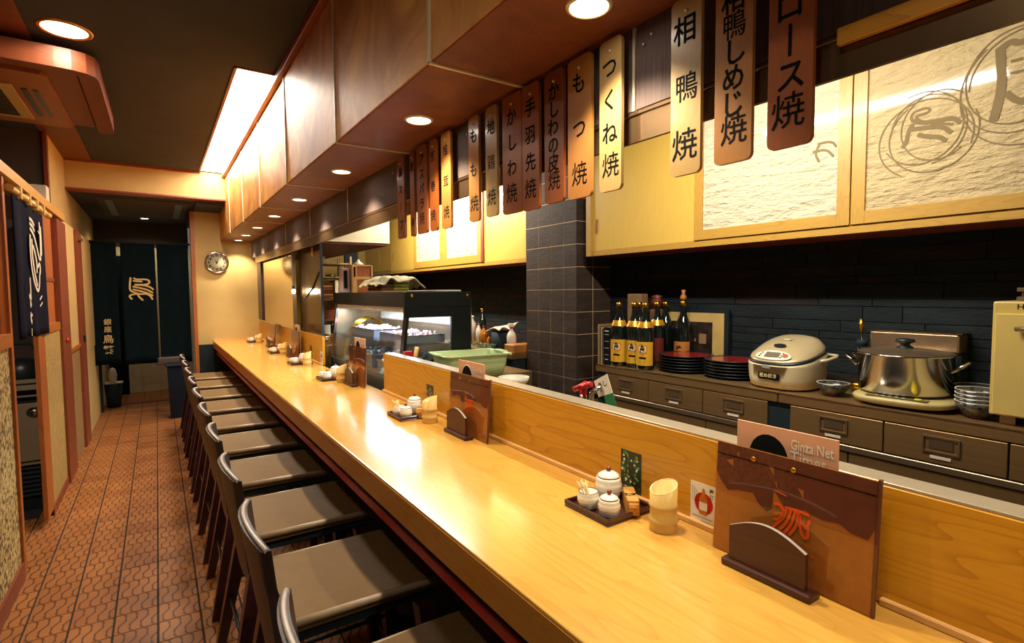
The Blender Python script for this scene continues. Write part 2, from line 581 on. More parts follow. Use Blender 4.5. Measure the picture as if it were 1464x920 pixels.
def m_plasterpic(nm, col):
    m, nt, b = mat(nm)
    L = nt.links.new
    tc = nt.nodes.new('ShaderNodeTexCoord')
    mp = nt.nodes.new('ShaderNodeMapping'); mp.inputs['Rotation'].default_value = (0.7, 0, 0); mp.inputs['Scale'].default_value = (1, 1.0, 3.0)
    L(tc.outputs['Object'], mp.inputs[0])
    n = nt.nodes.new('ShaderNodeTexNoise'); n.inputs['Scale'].default_value = 11.0; n.inputs['Detail'].default_value = 6; n.inputs['Roughness'].default_value = 0.6
    L(mp.outputs[0], n.inputs['Vector'])
    b.inputs['Base Color'].default_value = lin(col)
    b.inputs['Roughness'].default_value = 0.8
    b.inputs['Coat Weight'].default_value = 0.5; b.inputs['Coat Roughness'].default_value = 0.06
    bp = nt.nodes.new('ShaderNodeBump'); bp.inputs['Strength'].default_value = 1.0; bp.inputs['Distance'].default_value = 0.035
    L(n.outputs['Fac'], bp.inputs['Height']); L(bp.outputs[0], b.inputs['Normal'])
    return m


def m_soffitmat(name, c1, c2, metal, rough, sc):
    """mottled metallic laminate"""
    m, nt, b = mat(name)
    L = nt.links.new
    tc = nt.nodes.new('ShaderNodeTexCoord')
    n = nt.nodes.new('ShaderNodeTexNoise'); n.inputs['Scale'].default_value = sc; n.inputs['Detail'].default_value = 5; n.inputs['Roughness'].default_value = 0.6
    n.inputs['Distortion'].default_value = 0.8
    L(tc.outputs['Object'], n.inputs['Vector'])
    r = nt.nodes.new('ShaderNodeValToRGB'); e = r.color_ramp.elements
    e[0].position = 0.32; e[0].color = lin(c1); e[1].position = 0.68; e[1].color = lin(c2)
    L(n.outputs['Fac'], r.inputs[0]); L(r.outputs[0], b.inputs['Base Color'])
    mp = nt.nodes.new('ShaderNodeMapping'); mp.inputs['Scale'].default_value = (1, 1, 0.35)
    L(tc.outputs['Object'], mp.inputs[0])
    n2 = nt.nodes.new('ShaderNodeTexNoise'); n2.inputs['Scale'].default_value = 110; n2.inputs['Detail'].default_value = 2
    L(mp.outputs[0], n2.inputs['Vector'])
    bp = nt.nodes.new('ShaderNodeBump'); bp.inputs['Strength'].default_value = 0.25; bp.inputs['Distance'].default_value = 0.004
    L(n2.outputs['Fac'], bp.inputs['Height']); L(bp.outputs[0], b.inputs['Normal'])
    b.inputs['Metallic'].default_value = metal; b.inputs['Roughness'].default_value = rough
    return m


m_tile = m_floor_tile()
m_speck = m_speckle()
m_pic = m_plasterpic('dimly lit trowelled plaster', 'c2ab7c')  # darker copy of the plaster, weaker light put into its colour
m_pic_lit = m_plasterpic('brightly lit trowelled plaster', 'cabf9f')  # lighter copy of the plaster, strong light put into its colour
m_rail = plain('bronze steel rail', '80664a', 0.25, 0.8, 0.08, 6)
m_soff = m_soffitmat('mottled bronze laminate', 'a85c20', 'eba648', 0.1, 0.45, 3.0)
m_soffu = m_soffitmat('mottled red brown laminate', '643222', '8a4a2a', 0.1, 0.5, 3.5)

# fixed dimensions (metres); counter, soffit, ceiling and kitchen were scaled about the camera
ZC, XC, XS = 0.842, 0.56, 1.085          # counter top height, front edge, backboard face
ZS, XF, XI = 2.083, 0.68, 1.024          # soffit underside, its front face, its inner edge
ZT = 2.763                               # ceiling
YE = 7.48                                # end wall of the dining room
XK = 2.7625                              # kitchen wall
ZK, XKF = 0.961, 2.287                   # kitchen sideboard height and front

# ================================================================== structure
# floor: dark grout bed with proud tiles
floor = struct(MB().box(-2.6, -1.2, -0.1, 3.4, 10.6, -0.004).obj('floor', m_rubber))
T = 0.158
tile_me = None
tiles = []
for iy in range(6, 53):
    for ix in range(-5, 6):
        x0 = -0.049 + ix * T
        y0 = iy * T
        if x0 + T < -0.66 and not (3.4 < y0 < 4.3):
            continue
        if x0 + T > 0.85:
            continue
        tiles.append((y0, x0))
tiles.sort(key=lambda t: t[0] + abs(t[1]) * 0.3)
tb = MB().box(0.0035, 0.0025, -0.02, T - 0.0035, T - 0.0025, 0.0, bev=0.0015)
t0 = tb.obj('floor_tile', m_tile, floor)
t0.location = (tiles[0][1], tiles[0][0], 0)
vis = [t for t in tiles if t[0] > 1.2]
first = True
rest = MB()
cnt = 0
for y0, x0 in tiles:
    # seen: the aisle and the ground between the stools
    if (y0 > 2.2 or x0 > 0.2) and cnt < 299 and not first:
        c = t0.copy(); c.location = (x0, y0, 0); COL.objects.link(c); cnt += 1
    elif first:
        first = False
    else:
        rest.box(x0 + .0035, y0 + .002, -.02, x0 + T - .0035, y0 + T - .002, 0)
r = rest.obj('floor_tiles', m_tile, floor); r['kind'] = 'stuff'
# threshold and the bigger tiles of the entrance
ent = MB()
for i in range(7):
    for j in range(5):
        ent.box(-1.0 + i * .2 + .003, 8.62 + j * .3 + .003, -.02, -1.0 + (i + 1) * .2 - .003, 8.62 + (j + 1) * .3 - .003, 0)
e = ent.obj('entrance_tiles', m_tile, floor); e['kind'] = 'stuff'
MB().box(-0.9, 8.43, -0.02, 0.5, 8.61, 0.006, bev=.003).obj('threshold', m_oranged, floor)

ceil = struct(MB().box(-2.6, -1.2, ZT, XF, 3.55, ZT + .05).box(-2.6, 3.55, ZT, 0.446, 6.8, ZT + .05)
              .box(XF, -1.2, ZT, 3.4, YE + 1.6, ZT + .05).box(-2.6, 6.8, ZT, XF, YE + 2.6, ZT + .05).obj('ceiling', m_ceil))
# recessed light trough in the ceiling beside the soffit
tr = thing('light_trough', 'long bright rectangular light panel set in the dark ceiling beside the soffit', 'ceiling light', (0.563, 5.16, ZT))
MB().box(0.446, 3.56, ZT + .012, 0.668, 6.76, ZT + .028).obj('diffuser', m_trough, tr)
MB().box(0.43, 3.545, ZT - .006, 0.446, 6.775, ZT + .05).box(0.43, 3.545, ZT - .006, 0.664, 3.56, ZT + .05).obj('frame', m_redy, tr)
area('trough_light', (0, 0, 0.008), P_TROUGH, NEUT, 0.2, 3.1, (0, 0, 0), tr)

# --- beam and end wall
struct(MB().box(-0.72, 6.76, 2.475, XF + .01, 6.90, ZT).obj('wall_beam', m_wall))
struct(MB().box(-0.71, 6.735, 2.462, XF, 6.905, 2.478).box(-0.71, 6.74, ZT - .022, 0.446, 6.76, ZT - .0).obj('trim_1', m_redy))
struct(MB().box(0.40, YE, 0, 1.2, YE + .12, 2.42).obj('wall_end', m_wall))
struct(MB().box(0.362, YE - .025, 0, 0.402, YE + .13, 2.42).obj('trim_2', m_orange))
struct(MB().box(0.402, YE - .006, 0, XS, YE + .001, 0.80).obj('baseboard_end', m_black))
struct(MB().box(1.2, YE, 0, XK + .3, YE + .12, ZT).obj('wall_kitchen_end', m_cab))
# lowered ceiling of the entrance
lc = struct(MB().box(-0.75, 6.90, 2.46, 0.40, 9.4, 2.52).box(0.40, 6.90, 2.42, 1.0, 9.4, 2.52).obj('ceiling_entrance', m_ceil))
ac2 = thing('ceiling_air_vent', 'flat ceiling cassette with dark slots above the entrance behind the beam', 'air conditioner', (-0.07, 7.7, 2.46))
MB().box(-0.5, 7.05, 2.445, 0.34, 8.6, 2.459).obj('panel', m_walld, ac2)
for x in (-0.40, 0.25):
    MB().box(x - .035, 7.15, 2.440, x + .035, 8.5, 2.446).obj('slot', m_black, ac2)
struct(MB().box(-0.75, 9.38, 0, 0.42, 9.45, 2.46).obj('wall_entrance', m_walld))
# white tiles low on the entrance wall
wt = struct(MB().box(-0.55, 9.34, 0, 0.42, 9.375, 2.1).obj('wall_tiled', m_slateg))
tb = MB().box(0.002, -0.006, 0.002, 0.108, 0, 0.108, bev=.001)
q0 = tb.obj('wall_tile', plain('cream wall tile', 'cbbb95', 0.3), wt); q0.location = (-.55, 9.34, 0)
for i in range(9):
    for j in range(19):
        if i == 0 and j == 0: continue
        c = q0.copy(); c.location = (-.55 + i * .11, 9.34, j * .11); COL.objects.link(c)

# --- left side: upper wall, bulkhead
struct(MB().box(-0.80, 5.851, 2.03, -0.705, 9.4, ZT).obj('wall_left_upper', m_wall))
struct(MB().box(-0.80, 6.55, 0, -0.612, 9.4, 2.03).obj('wall_left', m_wall))
struct(MB().box(-0.725, 5.735, 2.05, -0.700, 5.752, ZT).obj('trim_3', m_redw))
bh = struct(MB().box(-2.6, 5.76, 1.95, -0.728, 5.85, ZT).obj('wall_bulkhead', m_walld))
MB().box(-2.6, 5.752, 2.0, -0.73, 5.762, 2.262).obj('lower_panel', plain('brown panel', '6a4a30', 0.8), bh)
tag(MB().box(-0.80, 5.60, 2.075, -0.70, 5.735, 2.30, bev=.003).obj('notice_board', m_paper), 'small cream box standing on the ledge above the cloth curtain', 'box')
struct(MB().box(-2.6, -1.2, 0, -2.5, 5.8, ZT).obj('wall_pantry_back', m_walld))
struct(MB().box(-2.5, 5.5, 0, -0.80, 5.6, 2.0).obj('wall_pantry_end', m_walld))

# lower partition along the aisle
part = thing('aisle_partition', 'orange wood framed partition with speckled plaster panels along the left aisle', 'partition', (-0.65, 4.3, 0))
# near stub with speckled wainscot
MB().box(-0.74, 1.4, 0.0, -0.612, 3.50, 1.17).obj('speckled_panel', m_speck, part)
MB().box(-0.75, 3.50, 0.0, -0.600, 3.545, 2.0).obj('door_post', m_orange, part)
MB().box(-0.755, 1.4, 1.17, -0.595, 3.50, 1.235).obj('sill', m_orangey, part)
for i in range(26):
    MB().box(-0.69, 2.0 + i * .058, 1.235, -0.672, 2.014 + i * .058, 1.97).obj('lattice_bar', m_orange, part)
MB().box(-0.75, 1.4, 0.0, -0.600, 3.50, 0.085).obj('skirting', m_oranged, part)
MB().box(-0.70, 1.4, 2.005, -0.585, 5.50, 2.06).obj('lintel', m_lint, part)
MB().box(-0.70, 1.4, 1.90, -0.63, 3.55, 1.975).obj('top_rail', m_orangey, part)
# post, panel, door frames farther on
MB().box(-0.622, 4.20, 0.05, -0.600, 4.42, 1.175).obj('wide_post', m_orange, part)
MB().box(-0.622, 4.42, 0.0, -0.607, 5.10, 1.17).obj('plaster_panel', plain('rough ochre plaster', 'a78746', 0.9, 0, .15, 20, .5, 90), part)
MB().box(-0.63, 4.42, 1.17, -0.600, 5.095, 1.225).obj('panel_rail', m_orangey, part)
MB().box(-0.645, 4.60, 1.225, -0.625, 5.095, 1.975).obj('upper_door_panel', m_orange, part)
MB().box(-0.63, 4.54, 1.225, -0.606, 4.60, 1.975).obj('stile', m_oranged, part)
MB().box(-0.645, 4.60, 1.52, -0.618, 5.095, 1.545).obj('mid_rail', m_oranged, part)
MB().box(-0.63, 4.42, 0.0, -0.600, 5.095, 0.06).obj('skirting', m_oranged, part)
struct(MB().box(-0.76, 5.10, 0, -0.590, 5.53, 1.988).obj('door_1', m_oranged))
struct(MB().box(-0.74, 5.53, 0, -0.612, 6.25, 0.95).obj('wall_left_low', plain('ochre wainscot', '8c6c38', 0.9, 0, .1, 20)))
struct(MB().box(-0.76, 5.53, 0.95, -0.612, 6.25, 2.03).box(-.80, 5.53, 2.03, -.70, 5.75, 2.05).obj('wall_left_mid', m_wall))
struct(MB().box(-0.76, 5.50, 0.94, -0.600, 6.25, 0.975).obj('trim_4', m_orangey))
d2 = struct(MB().box(-0.76, 6.25, 0, -0.590, 6.60, 2.02).obj('door_2', m_oranged))
MB().box(-0.595, 6.33, 1.93, -0.570, 6.50, 1.96).obj('door_closer', m_steel, d2)
MB().box(-0.592, 6.36, 0.98, -0.575, 6.42, 1.04).obj('door_handle', m_black, d2)
tag(MB().lathe([(0, 0), (.012, 0), (.016, .006), (.016, .03), (0, .034)], (-.585, 5.24, 1.06), 12).obj('door_knob', m_red), 'small red knob on the dark wooden door frame', 'knob')
struct(MB().box(-0.63, 6.75, 0.85, -0.604, 7.7, 2.0).obj('window_1', m_wall))

def downlight(name, x, y, z, r, label, power, group, angle=110, blend=.5, rim=m_brassst):
    t = thing(name, label, 'ceiling light', (x, y, z), 0, group)
    MB().lathe([(r * .88, .004), (r * .89, -.004), (r * .95, -.008), (r * 1.08, -.004), (r * 1.1, 0.0)], (x, y, z), 36).obj('rim', rim, t)
    MB().lathe([(0, -.001), (r * .885, -.002)], (x, y, z), 32).obj('lens', m_lamp, t)
    spot('lamp', (0, 0, -.012), power, WARM, angle, blend, t, r * .7)
    return t


# ================================================================== noren in the doorway (dark)
def cloth_y(x0, x1, z0, z1, y, amp, k, ph=0.0, sway=0.0):
    def f(u, v):
        x = x0 + (x1 - x0) * u + sway * (1 - v)
        a = amp * (0.35 + 0.65 * (1 - v))
        yy = y + a * math.sin(k * u * PI * 2 + ph)
        return (x, yy, z0 + (z1 - z0) * v), (0, -1, 0)
    return f


nor = thing('doorway_curtain', 'dark indigo split cloth curtain with a gold emblem across the entrance', 'curtain', (-0.15, 7.62, 2.03))
MB().tube([(-.66, 7.62, 2.03), (.36, 7.62, 2.03)], .012, 10).obj('rod', m_blackm, nor)
for (xa, xb, zb) in ((-.645, -.372, .615), (-.335, -.003, .60), (.015, .335, .585)):
    MB().slab(cloth_y(xa, xb, zb, 2.03, 7.62, .008, 1.2, xa * 5), 16, 14, .004).obj('cloth_panel', m_dnav, nor)
pr = MB()
fn = on_y(-0.135, 7.608, 1.465)
S = .0046


def lg(pts, w, mb, f, s, flip=1, th=.0006):
    mb.ribbon([((x - 35) * s * flip, (38 - y) * s) for x, y in pts], w, f, th)


LOGO = [[(18, 14), (17, 22), (16, 32), (17, 38), (24, 41), (30, 44), (40, 43), (46, 47), (49, 54)],
        [(22, 15), (27, 18), (36, 17), (43, 18), (46, 22), (43, 26), (36, 27), (23, 27)],
        [(21, 20), (28, 21), (35, 21)],
        [(23, 27), (38, 28), (46, 31), (51, 36)], [(20, 30), (32, 33), (42, 36), (50, 42)], [(20, 35), (30, 38), (40, 41), (50, 47)],
        [(27, 43), (20, 44), (14, 47), (19, 53)], [(27, 43), (29, 49), (35, 55)]]
for st in LOGO:
    lg(st, .019, pr, fn, .0066)
pr.obj('emblem', m_dyeg, nor)
pr = MB()
for i, ch in enumerate('銀座鳥繁'):
    pr.text(ch, (.075, .075, .105, .105)[i], on_y(-.482, 7.606, 1.105 - (0, .085, .20, .325)[i]), bold=.0008)
pr.obj('lettering', m_dyeg, nor)
# taller dark door curtain edge behind and things by the entrance
tag(MB().box(-.56, 8.95, 0.04, -.36, 9.0, 1.95, bev=.004).obj('folding_screen', m_dnav), 'tall dark panel standing behind the entrance curtain', 'screen')
tag(MB().box(-.66, 7.98, 0, -.585, 8.04, 1.95).obj('dark_post', m_blackm), 'narrow dark post standing by the left wall under the curtain', 'post')
ub = thing('umbrella_bin', 'dark bin with a pale folded sheet on it behind the left curtain', 'bin', (-.50, 8.30, 0))
MB().lathe([(0, 0), (.07, 0), (.095, .30), (.09, .30), (.065, .01), (0, .01)], (-.50, 8.30, 0), 16).obj('body', m_blackm, ub)
MB().box(-.58, 8.22, .305, -.40, 8.36, .318, mtx=None).obj('sheet', m_paper, ub)
tag(MB().lathe([(0, 0), (.035, 0), (.045, .09), (.03, .17), (0, .19)], (-.50, 8.28, .318), 14).obj('white_bag', m_white), 'small white bag standing on the dark bin behind the curtain', 'bag')
downlight('entrance_downlight', -.1, 8.75, 2.455, .05, 'small downlight in the entrance ceiling hidden behind the dark curtain', 22.0, None, 150, .5)
downlight('added_pantry_light', -1.25, 2.7, ZT, .06, 'added unseen fill light in the pantry ceiling behind the left partition', 80.0, None, 160, .5)  # added lamp, brightens the refrigerator in the pantry
bn = thing('waste_bin', 'navy blue plastic bin standing in the aisle by the far stools', 'bin', (0.165, 7.22, 0))
MB().prism([(-.10, -.13), (.10, -.13), (.10, .13), (-.10, .13)], lambda u, v, t: Vector((0.165 + u * (.85 + t * .25), 7.22 + v * (.85 + t * .25), t)), 0, .60).obj('body', m_blue, bn)
MB().box(.05, 7.07, .60, .285, 7.37, .625, bev=.006).obj('rim', m_blue, bn)
tag(MB().box(-.02, 7.34, .60, .25, 7.47, .68, bev=.01).box(-.07, 7.36, .58, -.02, 7.45, .60).obj('folded_mat', m_walld), 'dark brown folded mat behind the navy bin', 'mat')
for x, y in ((-.02, 7.43),):
    pass

# ================================================================== curtain on the left opening (navy noren on a bamboo rod)
nv = thing('pantry_curtain', 'navy cloth curtain with white crest hanging from a bamboo rod on the left', 'curtain', (-0.59, 4.1, 1.97))
rod = MB()
for i in range(6):
    y0 = 3.56 + i * .19
    rod.tube([(-.585, y0, 1.955), (-.585, y0 + .004, 1.955), (-.585, y0 + .18, 1.955), (-.585, y0 + .19, 1.955)], [.020, .016, .016, .020], 12)
rod.obj('bamboo_rod', m_bamboo, nv)
for y in (3.74, 3.98, 4.20, 4.42):
    MB().box(-.606, y - .02, 1.925, -.565, y + .02, 1.985).obj('loop', m_bamboo, nv)


def cl_x(y0, y1, z0, z1, x, amp, k, ph):
    def f(u, v):
        return (x + amp * (0.4 + 0.6 * (1 - v)) * math.sin(k * u * 2 * PI + ph), y0 + (y1 - y0) * u, z0 + (z1 - z0) * v), (1, 0, 0)
    return f


MB().slab(cl_x(3.64, 4.03, 1.19, 1.935, -.590, .012, 1.3, 0), 18, 14, .004).obj('cloth_panel', m_navy, nv)
MB().slab(cl_x(4.04, 4.47, 1.18, 1.925, -.590, .007, 1.0, 2), 18, 14, .004).obj('cloth_panel', m_navy, nv)
pr = MB()
fq = on_px(-.578, 4.02, 1.44)
f = lambda u, v, t: fq(u * 2.0, v * 1.12, t)
cr = [[(-.02, .37), (.02, .365), (.05, .345)], [(-.02, .345), (.02, .338), (.05, .315)], [(-.02, .32), (.03, .30), (.06, .26), (.09, .20), (.11, .17)],
      [(-.02, .29), (-.03, .22), (-.025, .12), (.01, .04), (.05, .0), (.08, .03), (.09, .09)], [(.0, .27), (-.005, .18), (.02, .09), (.05, .03)], [(.01, .24), (.04, .20), (.06, .15), (.05, .10)],
      [(.13, .38), (.135, .31), (.13, .22), (.12, .17)], [(.145, .36), (.15, .28), (.14, .20)], [(.10, .33), (.15, .30)], [(.07, .13), (.10, .16), (.11, .12), (.09, .09)],
      [(.07, -.04), (.11, -.02)], [(.07, -.075), (.11, -.055)]]
for st in cr:
    pr.ribbon(st, .017, f)
pr.obj('crest', m_dye, nv)
pr = MB()
f = on_px(-.574, 3.86, 1.36)
for st in ([(.02, .16), (.02, .09), (.015, .05)], [(-.03, .06), (.0, .05), (.03, .05)], [(.0, .04), (-.01, .0), (.02, .02)], [(-.01, -.03), (-.02, -.07), (.01, -.09)], [(-.03, -.055), (.03, -.045)], [(-.01, -.12), (-.015, -.16)]):
    pr.ribbon(st, .026, f)
pr.obj('lettering', m_dye, nv)

FZ1, FZ2, FZ3 = 0.325, 0.71, 0.80
m_hollow0 = plain('louvre grey', '2c3234', .6)
# pantry behind the curtain: steel refrigerator, worktop, kettle
fr = thing('undercounter_refrigerator', 'steel undercounter refrigerator with a round badge behind the left opening', 'refrigerator', (-1.0, 4.9, 0))
FY = 4.62
MB().box(-1.50, FY + .02, .0, -.66, 5.40, FZ3).obj('body', m_blackm, fr)
MB().box(-1.48, FY, FZ1, -.67, FY + .03, FZ2, bev=.004).obj('door', plain('satin fridge door', '9a8a70', .45, .2), fr)
MB().box(-1.50, FY - .02, FZ3, -.65, 5.42, FZ3 + .035, bev=.004).box(-1.50, FY - .02, FZ3 + .045, -.65, FY + .02, FZ3 + .07, bev=.004).obj('top', m_cap, fr)
MB().box(-1.48, FY - .006, FZ1 - .022, -.67, FY + .02, FZ1 - .008).obj('trim_bar', m_cap, fr)
MB().box(-1.48, FY - .006, FZ2 + .045, -.67, FY + .02, FZ2 + .055).obj('trim_bar', m_cap, fr)
for i in range(8):
    MB().box(-1.45, FY + .004, .09 + i * .030, -.69, FY + .02, .105 + i * .030).obj('louvre', m_hollow0, fr)
MB().lathe([(0, 0), (.030, 0), (.034, .006), (0, .008)], (0, 0, 0), 20, sx=1.2, mtx=Matrix.Translation((-.70, FY, FZ2 - .06)) @ Matrix.Rotation(PI / 2, 4, 'X')).obj('badge', m_steelp, fr)
KX, KY, KZ = -.765, 4.78, FZ3 + .035
kt = thing('kettle', 'dark kettle with a tall handle on the steel worktop', 'kettle', (KX, KY, KZ))
MB().lathe([(0, 0), (.095, 0), (.11, .03), (.105, .10), (.07, .15), (.03, .165), (0, .165)], (KX, KY, KZ), 24).obj('body', m_black, kt)
MB().tube([(KX - .07, KY, KZ + .13), (KX - .065, KY, KZ + .22), (KX - .04, KY, KZ + .26), (KX + .04, KY, KZ + .26), (KX + .065, KY, KZ + .22), (KX + .07, KY, KZ + .13)], .010, 10).obj('handle', m_blackm, kt)
MB().tube([(KX + .09, KY, KZ + .08), (KX + .13, KY, KZ + .13), (KX + .15, KY, KZ + .17)], [.018, .012, .010], 10).obj('spout', m_steelp, kt)
tag(MB().box(-1.4, 4.9, FZ3 + .035, -1.15, 5.12, FZ3 + .13, bev=.01).obj('steel_container', m_steel), 'steel container on the pantry worktop behind the post', 'container')
tag(MB().box(-1.6, 4.9, 1.55, -1.2, 5.45, 1.85, bev=.06, seg=3).obj('plastic_bag', plain('pale blue plastic bag', '8f9ccc', .35)), 'pale bluish plastic bag seen past the curtain edge', 'bag')

# ================================================================== air conditioner and pelmet
ac = thing('ceiling_air_conditioner', 'ceiling cassette air conditioner in a reddish brown wood surround, upper left', 'air conditioner', (-0.8, 4.1, ZT))
Z = 2.62
MB().box(-1.3, 3.73, Z, -.317, 4.86, Z + .05, bev=.004).obj('surround', m_acw, ac)
pn = MB().prism([(-1.38, 3.80), (-.475, 3.80), (-.452, 3.83), (-.442, 4.83), (-.46, 4.89), (-1.38, 4.92)], lambda u, v, t: Vector((u, v, t)), Z - .018, Z)
pn.obj('panel', m_acp, ac)
MB().box(-.600, 4.10, Z - .022, -.572, 4.66, Z - .0175).obj('slot', m_black, ac)
MB().box(-.548, 4.10, Z - .022, -.524, 4.64, Z - .0175).obj('slot', m_black, ac)
MB().box(-1.3, 4.04, Z - .026, -.63, 4.75, Z - .018, bev=.003).obj('grille_frame', m_wall, ac)
for i in range(14):
    MB().box(-1.2, 4.12 + i * .042, Z - .031, -.69, 4.136 + i * .042, Z - .026).obj('grille_bar', m_blackm, ac)
# curved outer cove hung below the ceiling
cv = MB()
out = [(-1.3, 3.665), (-.40, 3.665), (-.33, 3.67), (-.27, 3.69), (-.235, 3.73), (-.222, 3.79), (-.215, 4.88), (-.22, 4.95), (-.24, 4.985), (-.30, 4.99)]
inn = [(-.31, 4.90), (-.31, 3.75), (-1.3, 3.75)]
cv.prism(out + inn, lambda u, v, t: Vector((u, v, t)), Z - .006, Z + .10)
cv.obj('outer_cove', m_acw, ac)
MB().box(-1.3, 3.76, Z + .05, -.36, 4.86, ZT).obj('neck', m_acw, ac)
struct(MB().box(-.74, 2.4, ZT - .012, -.49, 6.74, ZT).obj('trim_5', m_acw))

# ================================================================== ceiling downlights
DY = [-.05, .942, 1.90, 2.92, 3.94, 4.88, 5.80, 6.62, 7.28]
ordn = ['behind the frame', 'nearest', 'second nearest', 'third', 'fourth', 'fifth', 'sixth', 'seventh', 'farthest']
for y, o in zip(DY, ordn):
    downlight('soffit_downlight', .857, y, ZS, .050, ('small round brass rimmed downlight under the soffit, %s along the counter' % o), P_DOWN, 'downlights under the soffit')
downlight('ceiling_downlight', -.336, 3.53, ZT, .105, 'large round downlight with orange rim in the dark ceiling, upper left', P_BIG * .7, None, 172, .3, m_gold)
downlight('ceiling_downlight', -.336, 0.3, ZT, .105, 'large round downlight in the aisle ceiling above the viewer', P_BIG, None, 175, .2, m_gold)

# ================================================================== soffit over the counter
sf = thing('soffit', 'long bronze mottled soffit box hung over the counter with pale metal joints', 'soffit', (0.85, 3.5, ZS))
JY = [-.8, .45, 1.42, 2.377, 3.43, 4.42, 5.37, 6.40, YE]
for i, (a, b) in enumerate(zip(JY, JY[1:])):
    st = .0
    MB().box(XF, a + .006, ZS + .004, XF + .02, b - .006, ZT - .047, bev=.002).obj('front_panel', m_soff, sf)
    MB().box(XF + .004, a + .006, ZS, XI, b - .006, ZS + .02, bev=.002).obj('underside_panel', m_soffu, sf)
    if i:
        MB().box(XF - .006, a - .006, ZS - .004, XF + .002, a + .006, ZT - .047).obj('joint_strip', m_brassst, sf)
        MB().box(XF - .006, a - .005, ZS - .005, XI, a + .005, ZS + .001).obj('joint_strip', m_brassst, sf)
MB().box(XF - .032, -.8, ZT - .046, XF + .03, 6.76, ZT - .001, bev=.004).obj('top_moulding', m_redy, sf)
MB().box(XF + .025, -.8, ZS + .02, XI - .004, YE, ZS + .04).obj('backing', m_blackm, sf)
# valance in front of the kitchen: wallpaper panels and steel rail
va = thing('valance', 'dark papered valance with a steel bottom rail hung between counter and kitchen', 'valance', (1.03, 3.5, 1.8))
JV = [-.8, .05, .96, 1.38, 2.33, 3.38, 4.37, 5.32, 6.35, YE]
for a, b in zip(JV, JV[1:]):
    MB().box(XI + .002, a + .006, 1.878, XI + .02, b - .006, ZT - .002, bev=.001).obj('panel', m_purple, va)
    MB().box(XI + .001, b - .004, 1.878, XI + .012, b + .004, ZS).obj('joint_strip', m_brassst, va)
MB().box(XI + .002, -.8, 1.866, XI + .05, YE - .25, 1.877, bev=.002).obj('rail_top', m_rail, va)
MB().box(XI + .006, -.8, 1.80, XI + .016, YE - .25, 1.865).obj('rail_face', m_rail, va)
MB().box(XI - .012, -.2, 1.850, XI + .0015, 0.47, 1.880, bev=.002).obj('wood_strip', m_splash, va)

# ================================================================== counter
ct = thing('bar_counter', 'long pale wooden bar counter with dark red footboard and orange edge', 'counter', (.8, 3.4, 0))
MB().box(XC, -.9, .752, XS + .0, YE - .002, ZC, bev=.004, seg=2).obj('worktop', m_counter, ct)
MB().box(XC - .0015, -.9, .756, XC + .001, YE - .002, .834).obj('front_edge', m_apron, ct)
MB().box(XC + .015, -.9, .735, XS, YE, .752).obj('shadow_gap', m_black, ct)
MB().box(.590, -.9, .668, .62, YE - .002, .700, bev=.003).obj('red_strip', plain('red lacquer strip', 'c2262c', .35), ct)
MB().box(.60, -.9, .70, XS, YE - .002, .735).obj('substructure', m_black, ct)
MB().box(.95, -.9, .0, XS + .03, YE - .002, .70).obj('front_wall', m_blackm, ct)
bb = thing('counter_backboard', 'orange wooden backboard standing at the rear of the counter, nearest length', 'backboard', (1.09, 1.0, ZC))
MB().box(XS, -.9, ZC, XS + .02, 2.96, 1.062, bev=.0015).obj('board', m_splash, bb)
MB().box(XS + .004, -.9, 1.062, XS + .065, 2.96, 1.068, bev=.001).box(XS + .02, -.9, .95, XS + .065, 2.96, 1.062).obj('steel_cap', m_cap, bb)
MB().box(XS - .012, .45, ZC, XS, 2.96, ZC + .014, bev=.002).box(XS - .012, -.9, ZC, XS, .40, ZC + .014, bev=.002).obj('bead', m_light, bb)
b2 = thing('counter_backboard', 'farther orange wooden backboard between glass case and end wall', 'backboard', (1.09, 5.9, ZC))
MB().box(XS, 4.33, ZC, XS + .02, YE - .002, 1.075, bev=.0015).obj('board', m_splash, b2)
MB().box(XS + .004, 4.33, 1.075, XS + .05, YE - .002, 1.081, bev=.001).obj('steel_cap', m_steelp, b2)
MB().box(XS - .012, 4.33, ZC, XS, YE - .002, ZC + .014, bev=.002).obj('bead', m_light, b2)
# bead along the end wall
struct(MB().box(XC, YE - .012, ZC, XS, YE, ZC + .02).obj('baseboard_counter_end', m_light))

# glass screens between counter and grill
gs = thing('grill_screen', 'polished steel and glass screen behind the far counter reflecting the clock', 'screen', (1.1, 5.8, 1.09))
MB().box(1.072, 5.27, 1.10, 1.08, 7.05, 1.80).obj('pane', m_mirror, gs)
MB().box(1.06, 5.245, 1.085, 1.09, 5.272, 1.85).obj('post', m_steel, gs)
MB().box(1.055, 7.02, 1.10, 1.075, 7.28, 1.84).obj('dark_end_panel', plain('dark purple brown panel', '3a2a2a', .4), gs)
MB().box(1.062, 5.27, 1.083, 1.095, 7.28, 1.10).obj('bottom_channel', m_steelp, gs)
gp = thing('side_screen', 'dull brownish steel panel beside the grill screen', 'screen', (1.15, 4.85, 1.09))
MB().box(1.12, 4.46, 1.082, 1.13, 5.24, 1.85, bev=.001).obj('panel', plain('smoked steel', '8a7450', .25, 1.0, .15, 3), gp)
MB().box(1.115, 4.45, 1.082, 1.135, 4.462, 1.85).obj('edge', m_black, gp)
MB().tube([(1.117, 5.2, 1.40), (1.116, 5.0, 1.38), (1.116, 4.75, 1.46), (1.117, 4.5, 1.60)], .004, 6).obj('cable', m_blackm, gp)
